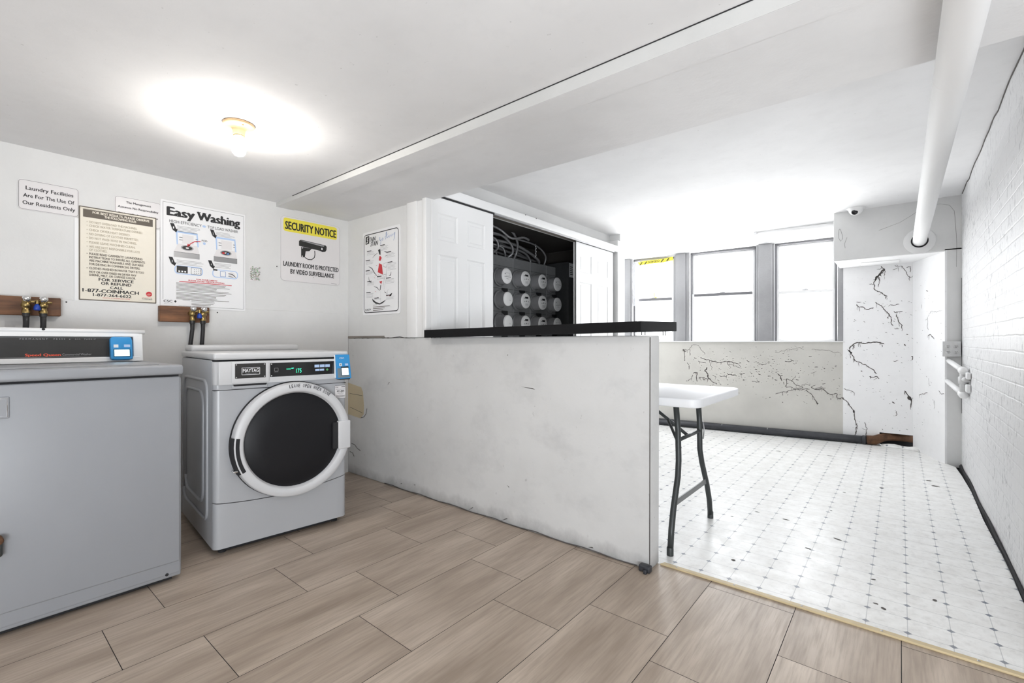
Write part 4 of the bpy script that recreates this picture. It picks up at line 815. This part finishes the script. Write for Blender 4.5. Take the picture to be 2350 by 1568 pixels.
for i in range(3): pl(g, [(.175 + i * .035, .665), (.195 + i * .035, .665), (.195 + i * .035, .65), (.175 + i * .035, .65)], 'paper', .0003)
pl(g, [(.60, .615), (.655, .615), (.655, .600), (.60, .600)], 'black'); g.ring(*fr(g, .69, .672), *fr(g, .765, .615), .002, .0025, g.z, 'blue_ink'); g.disc(*fr(g, .845, .645), .020, g.z, 'sign_grey', ry=.018); g.line([fr(g, .80, .632), fr(g, .86, .640), fr(g, .90, .668)], .004, g.z, 'mid_ink'); g.line([fr(g, .80, .66), fr(g, .87, .668)], .003, g.z, 'blue_ink')
tx(g, 'FOR YOUR SAFETY', .39, .655, .722, .013, 'red', .04); tx(g, 'PLEASE AVOID THE FOLLOWING', .295, .745, .740, .014, 'red', .04); ln(g, .185, .845, .757, .0042, 'red')
lines(.15, .85, .772, 7, .0125, 'mid_ink', .0024); lines(.15, .82, .866, 6, .0125, 'mid_ink', .0024)
lines(.33, .70, .938, 2, .013, 'mid_ink', .002); lines(.33, .67, .968, 2, .011, 'mid_ink', .002); ln(g, .225, .31, .937, .002)
tx(g, 'CSC', .006, .105, .957, .024, 'black', .03); pl(g, [(.125, .955), (.14, .970), (.155, .955), (.14, .944)], 'black'); ln(g, .01, .12, .982, .0015, 'grey_ink')
g.z -= .0007
tag(g.build('washing_poster', loc=(XL + .0045, .812, 1.268), rot=ROT_LEFT), 'tall white poster titled Easy Washing with drawings of open washers', 'poster')
# worn sticker
g = G('sign_grey', 'grey_ink', 'green'); rr = random.Random(11); g.area = None
g.poly([(0.004, 0, .0008), (.074, .004, .0008), (.078, .10, .0008), (.05, .108, .0008), (.006, .104, .0008)], 'sign_grey')
for i in range(260):
    x, y = rr.uniform(.006, .068), rr.uniform(.006, .098); s_ = rr.uniform(.003, .011); g.poly([(x, y, .0012 + i * 8e-6), (x + s_, y + rr.uniform(-.003, .003), .0012 + i * 8e-6), (x + s_ * .8, y + s_ * .6, .0012 + i * 8e-6)], ('grey_ink', 'mid_ink', 'green', 'fade_ink', 'grey_ink', 'sign_grey')[i % 6])
tag(g.build('worn_sticker', loc=(XL + .0005, 1.312, 1.478), rot=ROT_LEFT), 'small torn greenish sticker right of the easy washing poster', 'sticker')
# security notice
g = sign('s', '', 1.526, 1.992, 1.503, 1.978, 'sign_grey', .03, .003); g.area = None
g.ring(.002, .002, g.W - .002, g.H - .002, .028, .0012, g.z, 'grey_ink')
a = fr(g, .045, .235); b = fr(g, .945, .028); g.rrect(a[0], a[1], b[0], b[1], .018, g.z, 'yellow'); g.z += .0005
tx(g, 'SECURITY NOTICE', .075, .925, .142, .118, 'black', .06)
P_ = [(.29, .355), (.31, .335), (.34, .33), (.74, .355), (.76, .375), (.755, .43), (.735, .46), (.69, .47), (.62, .455), (.29, .43)]
pl(g, P_, 'panel_black'); pl(g, [(.32, .345), (.36, .34), (.72, .362), (.70, .385)], 'grey_ink', .0004); g.disc(*fr(g, .685, .425), .020, g.z + .0006, 'black', ry=.022); g.disc(*fr(g, .675, .422), .006, g.z + .0008, 'paper', ry=.009)
pl(g, [(.325, .44), (.50, .445), (.46, .49), (.40, .50), (.385, .60), (.325, .60)], 'panel_black'); g.line([fr(g, .39, .60), fr(g, .44, .625), fr(g, .50, .62), fr(g, .545, .58), fr(g, .555, .53), fr(g, .55, .47)], .006, g.z, 'panel_black'); g.disc(*fr(g, .345, .455), .004, g.z + .0004, 'paper'); g.disc(*fr(g, .345, .585), .004, g.z + .0004, 'paper')
tx(g, 'LAUNDRY ROOM IS PROTECTED', .045, .972, .735, .070, 'black', .045); tx(g, 'BY VIDEO SURVEILLANCE', .155, .89, .845, .070, 'black', .045); g.disc(*fr(g, .525, .905), .003, g.z, 'mid_ink', seg=8); ln(g, .84, .94, .972, .0016)
tag(g.build('security_sign', loc=(XL + .0005, 1.526, 1.503), rot=ROT_LEFT), 'white sign with yellow SECURITY NOTICE band and a surveillance camera picture', 'sign')
# stain chart
X0, X1, Z0, Z1 = -3.268, -2.905, 1.215, 1.905
X0, X1, Z0, Z1 = -3.232, -2.757, 1.262, 1.905
g = sign('s', '', X0, X1, Z0, Z1, 'paper', .018, .003); g.area = (.015, .018, .443, .606)
g.ring(.015, .018, .458, .624, .030, .006, g.z, 'black')
pl(g, [(.057, .125), (.165, .118), (.165, .02), (.057, .028)], 'black'); g.z += .0005; g.line([fr(g, .14, .042), fr(g, .11, .045), fr(g, .105, .065), fr(g, .125, .078), fr(g, .115, .10), fr(g, .085, .106)], .009, g.z, 'paper')
tx(g, 'TAIN', .175, .355, .072, .052, 'black', .03, .2); tx(g, 'STAIN', .205, .43, .132, .055, 'black', .03, .3)
for st_ in ([(.50, .085), (.475, .07), (.47, .10), (.495, .115), (.52, .095), (.505, .15), (.49, .165)], [(.545, .10), (.56, .085), (.575, .10), (.555, .118), (.545, .10)], [(.64, .06), (.67, .02), (.655, .10), (.63, .115)], [(.61, .085), (.72, .05)], [(.68, .085), (.70, .10), (.72, .075), (.745, .10), (.77, .07), (.80, .095), (.825, .065), (.85, .095)], [(.86, .06), (.87, .08), (.90, .05), (.885, .12), (.86, .15)]): g.line([fr(g, *p) for p in st_], .0045, g.z, 'blue_ink', True)
pl(g, [(.43, .225), (.49, .215), (.50, .25), (.50, .29), (.47, .285)], 'black'); pl(g, [(.47, .305), (.49, .30), (.535, .33), (.50, .365), (.45, .355)], 'red'); pl(g, [(.46, .39), (.54, .415), (.57, .54), (.42, .50)], 'red'); pl(g, [(.465, .62), (.55, .615), (.52, .655)], 'red'); pl(g, [(.48, .31), (.49, .305), (.56, .53), (.51, .51), (.49, .36)], 'grey_ink', .0003) if 0 else None
pl(g, [(.50, .665), (.52, .66), (.50, .72), (.48, .73)], 'black'); pl(g, [(.25, .82), (.37, .87), (.48, .89), (.66, .85), (.58, .885), (.48, .905), (.36, .89), (.28, .86)], 'black'); pl(g, [(.77, .79), (.83, .775), (.80, .81), (.75, .815)], 'black'); pl(g, [(.60, .725), (.62, .75), (.66, .77), (.63, .77)], 'black')
for st_, w_ in (([(.27, .31), (.33, .28), (.42, .26)], .004), ([(.15, .41), (.25, .44), (.32, .50), (.42, .555)], .006), ([(.31, .67), (.40, .69), (.48, .735)], .005), ([(.15, .54), (.17, .60), (.24, .62)], .006), ([(.60, .255), (.66, .27), (.70, .275)], .005), ([(.80, .52), (.78, .56), (.74, .56)], .007), ([(.58, .41), (.59, .445), (.66, .455), (.69, .42), (.68, .40), (.58, .405)], .002), ([(.56, .545), (.67, .54)], .004), ([(.67, .45), (.66, .60), (.60, .72)], .0016), ([(.36, .83), (.43, .81)], .005), ([(.50, .74), (.505, .88)], .0016), ([(.62, .33), (.66, .31), (.70, .32)], .003), ([(.70, .77), (.66, .80)], .004), ([(.58, .70), (.60, .60), (.66, .54)], .0016), ([(.66, .78), (.72, .73)], .003)): g.line([fr(g, *p) for p in st_], w_, g.z, 'black', True)
for u, v in ((.37, .41), (.31, .56), (.33, .535), (.34, .735), (.66, .80), (.72, .80), (.43, .53)): g.line([fr(g, u, v), fr(g, u + .035, v + .008)], .005, g.z, 'red', True)
for u, v, n_ in ((.10, .215, 4), (.06, .33, 4), (.06, .46, 4), (.11, .60, 4), (.08, .74, 5), (.49, .175, 5), (.67, .275, 5), (.70, .40, 7), (.40, .555, 3), (.66, .59, 5), (.66, .80, 4), (.32, .82, 2)):
    ln(g, u, u + .13, v, .006, 'black')
    for i in range(1, n_): ln(g, u, u + .19 + random.random() * .05, v + i * .0155, .0018, 'grey_ink')
tx(g, 'CSC', .045, .17, .958, .022, 'black', .03); pl(g, [(.18, .955), (.195, .968), (.21, .955), (.195, .944)], 'black'); ln(g, .05, .17, .975, .0014, 'grey_ink')
for v, e in ((.905, .40), (.93, .76), (.95, .62), (.972, .58)): ln(g, .28, e, v, .0042 if v > .91 else .002, 'mid_ink')
tag(g.build('stain_chart', loc=(X0, YH - .0005, Z0), rot=ROT_BACK), 'narrow white stain removal chart with black border and red necktie, right of the room corner', 'poster')

# ================================================================== CEILING BULB
lt = thing('ceiling_light', 'bare glowing bulb in a cream lampholder on the ceiling', 'light', (-2.338, .848, 2.06))
g = G('porcelain', 'brass'); g.lathe([(.0, .0), (.064, 0), (.066, -.006), (.060, -.013), (.034, -.018), (.027, -.030), (.025, -.052), (.021, -.056), (.0, -.056)], (0, 0, 0), (0, 0, 1), 'porcelain', 36); g.lathe([(.0205, -.0545), (.0235, -.054), (.0235, -.058), (.0205, -.058)], (0, 0, 0), (0, 0, 1), 'brass', 24)
for x in (-.045, .045): g.ball((x, 0, -.016), .004, 'brass', 8)
g.build('lampholder', lt)
g = G('bulb'); g.lathe([(.0, -.056), (.015, -.058), (.017, -.075), (.024, -.088), (.0295, -.103), (.0305, -.117), (.027, -.132), (.018, -.143), (.008, -.147), (0, -.148)], (0, 0, 0), (0, 0, 1), 'bulb', 20); g.build('bulb', lt)

# ================================================================== SHELF BOARD ON THE HALF WALL
g = G('counter', 'steel')
g.prism([(-2.42, 2.002, 1.085), (-.903, 2.002, 1.104), (-.903, 2.002, 1.153), (-2.42, 2.002, 1.136)], (0, .44, .010), 'counter', bev=.0015)
bd = g.build('shelf_board')
tag(bd, 'long black laminate shelf board lying along the top of the half wall', 'shelf')
for x, y in ((-.93, 2.07), (-.935, 2.12), (-2.38, 2.03), (-2.35, 2.035), (-2.30, 2.04), (-.92, 2.30), (-.92, 2.33)):
    g = G('darkmetal'); g.tube([(x, y, 1.103 + (x + 2.4) * .012), (x, y, 1.081 + (x + 2.4) * .006)], .0022, 'darkmetal', 6); g.build('screw', bd)

# ================================================================== FOLDING TABLE
ft = thing('folding_table', 'white plastic folding table with dark steel legs behind the half wall', 'table', (-1.33, 2.595, 0))
def L(p): return (p[0] + 1.33, p[1] - 2.595, p[2])
g = G('table'); q = g.rrect_pts(-.61, -.375, .61, .375, .055, .745); g.prism(q, (0, 0, .043), 'table', bev=.006, sm=True); g.build('tabletop', ft)
for sx in (1, -1):
    def X(x): return (x + 1.33) * sx
    for sy in (-1, 1):
        g = G('darkmetal', 'rubber'); g.tube([(X(-.90), sy * .175, .748), (X(-.89), sy * .170, .60), (X(-.887), sy * .168, .44), (X(-.883), sy * .19, .36), (X(-.878), sy * .265, .215), (X(-.875), sy * .30, .12), (X(-.874), sy * .318, .02)], .0148, 'darkmetal', 14)
        g.lathe([(.0165, 0), (.0165, .035), (.0150, .04)], (X(-.874), sy * .319, .002), (0, 0, 1), 'darkmetal', 14)
        g.build('leg', ft)
    g = G('greymetal'); g.prism([(X(-.877) - .003, -.248, .225), (X(-.877) - .003, .248, .225), (X(-.877) - .003, .248, .255), (X(-.877) - .003, -.248, .255)], (.006, 0, 0), 'greymetal'); g.build('cross_brace', ft)
    g = G('darkmetal'); g.tube([(X(-.889), -.17, .545), (X(-.889), .17, .545)], .010, 'darkmetal', 10); g.tube([(X(-.889), -.02, .545), (X(-1.18), -.0, .74)], .009, 'darkmetal', 10); g.tube([(X(-.889), -.14, .50), (X(-1.0), -.02, .62)], .008, 'darkmetal', 8); g.build('folding_strut', ft)
    g = G('steel'); g.tube([(X(-.872), .175, .60), (X(-.868), .185, .55), (X(-.870), .172, .50)], .0035, 'steel', 6); g.build('lock_clip', ft)

# ================================================================== METER CLOSET
g = G('metal_panel', 'dark', 'black')
MY = (3.593, 3.884, 4.188, 4.50); MZ = (1.723, 1.489, 1.254); EY = (3.40, 3.822, 4.121, 4.425, 4.618)
for i in range(4):
    yc = MY[i]; g.box((-3.30, EY[i] + .001, .5), (-3.16, EY[i + 1] - .001, 1.945), 'metal_panel', .003, 1)
    for z in (1.84, 1.608, 1.37, 1.135, .9): g.box((-3.161, EY[i] + .006, z - .0015), (-3.1595, EY[i + 1] - .006, z + .0015), 'dark')
    for z in (1.61, 1.375, 1.14): g.box((-3.162, yc + .04, z - .10), (-3.159, yc + .14, z + .005), 'black')
g.box((-3.17, 3.49, .5), (-3.157, 3.499, 1.94), 'dark')
tag(g.build('meter_panel'), 'grey steel meter panel inside the open closet', 'electrical panel')
for yc in MY:
    for z in (1.622, 1.388): pass
g = G('cabinet', 'black', 'paper'); g.box((-3.40, 4.640, .021), (-2.996, 4.95, 2.0), 'cabinet', .006); g.box((-2.997, 4.66, 1.82), (-2.994, 4.75, 1.985), 'paper')
for i in range(5): g.box((-2.995, 4.675, 1.85 + i * .022), (-2.993, 4.735, 1.858 + i * .022), 'black')
g.box((-2.998, 4.80, .1), (-2.9945, 4.805, 1.96), 'black')
tag(g.build('steel_cabinet'), 'tall dark grey steel cabinet with a paper label, right of the meters', 'cabinet')
names_r = ('top', 'middle', 'lowest visible'); names_c = ('first', 'second', 'third', 'last')
def meter(kind):
    t = thing('electric_meter', 'x', 'meter')
    g = G('metal_panel'); g.lathe([(.094, 0), (.098, .004), (.098, .016), (.090, .022), (.085, .020)], (0, 0, 0), (1, 0, 0), 'metal_panel', 32); g.build('mounting_ring', t)
    g = G('meter_grey'); d = .120 if kind else .105; r = .081 if kind < 2 else .074; g.lathe([(.083, .015), (r, .022), (r, d - .006), (r - .004, d)], (0, 0, 0), (1, 0, 0), 'meter_grey', 32); g.build('can', t)
    g = G('face' if kind == 1 else 'facebright', 'black', 'grey_ink'); k0 = 'face' if kind == 1 else 'facebright'
    g.lathe([(r - .001, d - .004), (r - .006, d + .004), (r - .016, d + .007), (0, d + .009)], (0, 0, 0), (1, 0, 0), k0, 32)
    g.T = Matrix(((0, 0, 1, d + .0095), (1, 0, 0, 0), (0, 1, 0, 0), (0, 0, 0, 1)))
    if kind == 1:
        g.rect(-.026, .022, .026, .042, 0, 'black')
        for x, y, s_ in ((-.04, .026, .006), (-.03, -.008, .005), (0, -.004, .006), (.03, -.008, .005), (-.008, -.012, .003)): g.disc(x, y, s_, 0, 'black', seg=10)
        for y in (-.03, -.04, -.05): g.line([(-.022, y), (.024, y)], .003, 0, 'grey_ink')
    elif kind == 2: g.disc(.02, -.012, .007, 0, 'grey_ink', seg=12); g.disc(.021, -.011, .005, .0004, 'facebright', seg=12)
    else:
        g.disc(-.04, .02, .006, 0, 'black', seg=8); g.line([(-.05, -.01), (.05, -.01)], .005, 0, 'grey_ink'); g.ring(-.03, .0, .03, .03, .004, .002, 0, 'grey_ink'); g.line([(-.02, -.03), (.02, -.03)], .004, 0, 'grey_ink')
    g.T = Matrix.Identity(4); g.build('dial_face', t); return t
protos = {k: meter(k) for k in (0, 1, 2)}
used = set()
for r_, z in enumerate(MZ):
    for c_, y in enumerate(MY):
        k = 0 if (c_ == 3 or (c_ == 0 and r_ == 0)) else (2 if c_ == 0 else 1)
        if k in used: o = copy_tree(protos[k])
        else: o = protos[k]; used.add(k)
        o.location = (-3.1555, y, z); kind = ('round meter with a pale dial', 'round meter with a black display', 'round meter with a blank white cover')[k]
        o['label'] = '%s, %s row, %s from the closet\'s left door' % (kind, names_r[r_], names_c[c_]); o['category'] = 'meter'; o['group'] = 'electric meters in the closet'
rr = random.Random(21)
arcs = [([(-3.135, 3.396, 2.21), (-3.114, 3.71, 2.22), (-3.156, 3.887, 2.126), (-3.219, 3.95, 2.032), (-3.24, 3.929, 1.958)], 0.014), ([(-3.135, 3.344, 2.147), (-3.135, 3.605, 2.147), (-3.156, 3.783, 2.084), (-3.187, 3.846, 2.011), (-3.24, 3.825, 1.958)], 0.014), ([(-3.135, 3.365, 2.095), (-3.135, 3.511, 2.095), (-3.156, 3.574, 2.021), (-3.24, 3.563, 1.958)], 0.012), ([(-3.24, 3.344, 2.105), (-3.219, 3.866, 2.115), (-3.219, 4.18, 2.063), (-3.219, 4.347, 2.0), (-3.24, 4.389, 1.958)], 0.017), ([(-3.24, 3.344, 2.168), (-3.187, 3.971, 2.168), (-3.187, 4.284, 2.147), (-3.198, 4.462, 2.063), (-3.24, 4.493, 1.958)], 0.011), ([(-3.292, 3.448, 2.084), (-3.24, 3.71, 2.063), (-3.24, 3.783, 2.0), (-3.26, 3.804, 1.958)], 0.011), ([(-3.292, 3.292, 2.136), (-3.344, 3.762, 2.074), (-3.344, 4.493, 2.011)], 0.016), ([(-3.292, 3.292, 2.063), (-3.365, 3.762, 2.032), (-3.365, 4.598, 1.98)], 0.013), ([(-3.24, 3.24, 2.189), (-3.344, 3.866, 2.126), (-3.396, 4.389, 2.042)], 0.012), ([(-3.26, 3.344, 2.032), (-3.26, 3.605, 2.021), (-3.26, 3.678, 1.969), (-3.26, 3.689, 1.958)], 0.01), ([(-3.066, 3.344, 2.199), (-3.066, 3.501, 2.178), (-3.045, 3.657, 2.115), (-3.024, 3.825, 2.146), (-3.024, 3.919, 2.136)], 0.013), ([(-3.302, 3.762, 2.095), (-3.281, 4.128, 2.074), (-3.281, 4.264, 2.011), (-3.281, 4.284, 1.958)], 0.015)]
def smooth(p, n_=6):
    P_ = [Vector(a) for a in p]; P_ = [P_[0] * 2 - P_[1]] + P_ + [P_[-1] * 2 - P_[-2]]; out = []
    for i in range(1, len(P_) - 2):
        for j in range(n_):
            t = j / n_; a, b, c_, d = P_[i - 1:i + 3]; out.append(.5 * ((2 * b) + (c_ - a) * t + (2 * a - 5 * b + 4 * c_ - d) * t * t + (3 * b - a - 3 * c_ + d) * t ** 3))
    return out + [P_[-2]]
for i, (p, r) in enumerate(arcs):
    g = G('conduit'); sp = smooth(p, 8); g.tube(sp, r, 'conduit', 8, radii=[r * (1.0 if j % 2 else .88) for j in range(len(sp))])
    tag(g.build('metal_conduit'), 'grey flexible metal conduit looping above the meter panel in the closet', 'conduit', 'flexible conduits above the meters')
g = G('conduit', 'paper'); g.tube([(-3.12, 4.17, 2.15), (-3.12, 4.17, 2.0)], .002, 'paper', 6)
for i in range(7): g.ball((-3.12, 4.17 + (i % 2 - .5) * .008, 2.005 + i * .019), .0065, 'paper', 8)
tag(g.build('beaded_chain'), 'short bright metal chain hanging between the conduits in the closet', 'chain')

# ================================================================== PIPES, CAMERA, OUTLET
pp_ = thing('ceiling_pipe', 'thick white pipe running under the ceiling into a round wall collar', 'pipe', (.135, 5.496, 1.952))
g = G('pipe'); g.tube([(0, .008, 0), (0, -1.2, .0), (0, -4.2, 0), (0, -7.4, .0)], .0485, 'pipe', 32); 
g.lathe([(.0485, -.006), (.0496, 0), (.0485, .006)], (0, -3.35, 0), (0, 1, 0), 'pipe', 32)
g.build('pipe', pp_)
g = G('pipe', 'dark'); g.lathe([(.052, .012), (.105, .008), (.112, .004), (.112, -.008)], (0, 0, 0), (0, -1, 0), 'pipe', 40); g.lathe([(.048, .013), (.060, .0128)], (0, 0, 0), (0, -1, 0), 'dark', 32); g.build('wall_collar', pp_)
g = G('pipe'); a = ww(1.905, -.38, 2.268); b = ww(2.74, -.24, 2.256); a = Vector((-1.225, 5.70, 2.262)); b = Vector((-.50, 5.72, 2.243))
g.tube([a, b], .021, 'pipe', 16); g.lathe([(.021, -.012), (.032, -.008), (.034, .01), (.026, .022), (0, .024)], a, (a - b).normalized(), 'pipe', 18); g.box((a.x - .03, a.y - .02, a.z + .02), (a.x + .02, a.y + .02, 2.31), 'pipe', .004)
tag(g.build('window_pipe'), 'thin white pipe with a round end above the right window', 'pipe')
dc = thing('dome_camera', 'small white dome security camera with a dark lens on the ceiling', 'camera', (-.318, 5.42, 2.31))
g = G('white_plastic'); g.lathe([(0, 0), (.072, 0), (.070, -.006), (.058, -.014), (.052, -.035), (.040, -.052), (.020, -.062), (0, -.064)], (0, 0, 0), (0, 0, 1), 'white_plastic', 32); g.lathe([(0, -.003), (.045, -.003), (.047, 0)], (.05, .03, 0), (0, 0, 1), 'trim', 20); g.build('housing', dc)
vd = (Vector((0, 0, 1.3)) - Vector((-.318, 5.42, 2.31))).normalized()
g = G('white_plastic', 'glossblack'); c0_ = Vector((-.006, -.012, -.040)); g.lathe([(.030, -.01), (.030, .034), (.026, .038), (.024, .034)], c0_, vd, 'white_plastic', 24); g.lathe([(.0245, .033), (.018, .038), (.0, .042)], c0_, vd, 'glossblack', 24); g.build('lens', dc)
ob_ = thing('outlet_box', 'grey painted four-socket outlet box on the narrow wall strip', 'outlet', (.345, 5.504, .995))
g = G('outlet', 'dark'); g.box((-.062, -.045, -.064), (.054, 0, .066), 'outlet', .004)
g.build('box', ob_)
for sx in (-.028, .022):
    g = G('outlet', 'dark')
    for sz in (-.026, .022):
        g.lathe([(0, .004), (.015, .003), (.016, 0)], (sx, -.045, sz), (0, -1, 0), 'outlet', 18)
        for dx in (-.006, .006): g.box((sx + dx - .0015, -.0505, sz + .001), (sx + dx + .0015, -.0485, sz + .008), 'dark')
        g.ball((sx, -.049, sz - .007), .003, 'dark', 8)
    g.build('socket', ob_)
# two stub pipes with elbows on the brick wall
vp = thing('pipe_fitting', 'white painted stub pipes with elbows below the outlet box', 'pipe', (.37, 5.2, .85))
for nm, zw, ze, xw in (('upper_pipe', .895, .835, .325), ('lower_pipe', .72, .655, .315)):
    g = G('trim'); A_ = Vector((xw - .37, 5.51 - 5.2, zw - .85)); B_ = Vector((.372 - .37, 4.92 - 5.2, ze - .85)); g.tube([A_, B_], .0195, 'trim', 16)
    d_ = (B_ - A_).normalized(); g.lathe([(.0195, -.05), (.027, -.046), (.029, -.01), (.027, .002)], B_, d_, 'trim', 18); g.ball(B_ + d_ * .004, .030, 'trim', 16); g.build(nm, vp)
g = G('trim', 'outlet'); g.tube([(.002, -.28, -.015), (.002, -.28, -.195)], .022, 'outlet', 14); g.lathe([(.022, -.03), (.030, -.026), (.030, .026), (.022, .03)], (.002, -.28, -.085), (0, 0, 1), 'outlet', 16); g.tube([(.002, -.28, -.08), (.022, -.36, -.075)], .02, 'outlet', 12); g.build('valve_body', vp)
g = G('trim'); g.box((.008, -.42, -.07), (.034, -.33, -.02), 'trim', .008); g.box((.008, -.40, -.17), (.034, -.31, -.11), 'trim', .008); g.build('valve_handle', vp)
# black drain pipe along the foot of the window wall
dp = thing('drain_pipe', 'black iron drain pipe with a rusty elbow along the foot of the window wall', 'pipe', (-.3, 6.02, .042))
def D(x, y, z): return (x + .3, y - 6.02, z - .042)
g = G('iron', 'paper'); g.tube([D(-2.43, 5.755, .045), D(-1.4, 5.885, .043), D(-.45, 6.015, .043), D(-.24, 6.035, .045)], .040, 'iron', 24)
for x, y in ((-1.62, 5.857), (-1.15, 5.918), (-.47, 6.012)): g.lathe([(.0405, -.004), (.042, 0), (.0405, .004)], D(x, y, .043), (1, .135, 0), 'grey_ink' if x < -.5 else 'iron', 24, a0=.2, a1=2.4)
g.lathe([(.040, -.03), (.046, -.026), (.046, .0), (.04, .004)], D(-.27, 6.032, .045), (1, .1, 0), 'iron', 24); g.build('pipe', dp)
g = G('rust'); g.tube([D(-.26, 6.030, .048), D(-.20, 6.030, .052), D(-.14, 6.075, .078), D(-.10, 6.12, .088), D(-.03, 6.16, .082), D(.10, 6.17, .078)], .042, 'rust', 20, radii=[.046, .047, .040, .043, .034, .034]); g.build('elbow', dp)
# curled vinyl scrap in front of the opening
g = G('vinyl', 'bare'); pts = []
for i in range(7):
    t = i / 6; x = -.15 + .30 * t; pts.append([g.bm.verts.new((x, 5.99 - .05 * t - .012 * math.sin(t * 9), .006)), g.bm.verts.new((x + .01, 6.03 - .04 * t, .022 + .016 * math.sin(t * 5.5) ** 2)), g.bm.verts.new((x + .015, 6.065 - .02 * t, .020))])
for a, b in zip(pts, pts[1:]):
    for j in range(2): g.bm.faces.new((a[j], b[j], b[j + 1], a[j + 1]))
g._new('vinyl', True)
o = g.build('vinyl_scrap'); md = o.modifiers.new('thick', 'SOLIDIFY'); md.thickness = .004
tag(o, 'curled scrap of torn vinyl in front of the rusty elbow', 'debris')
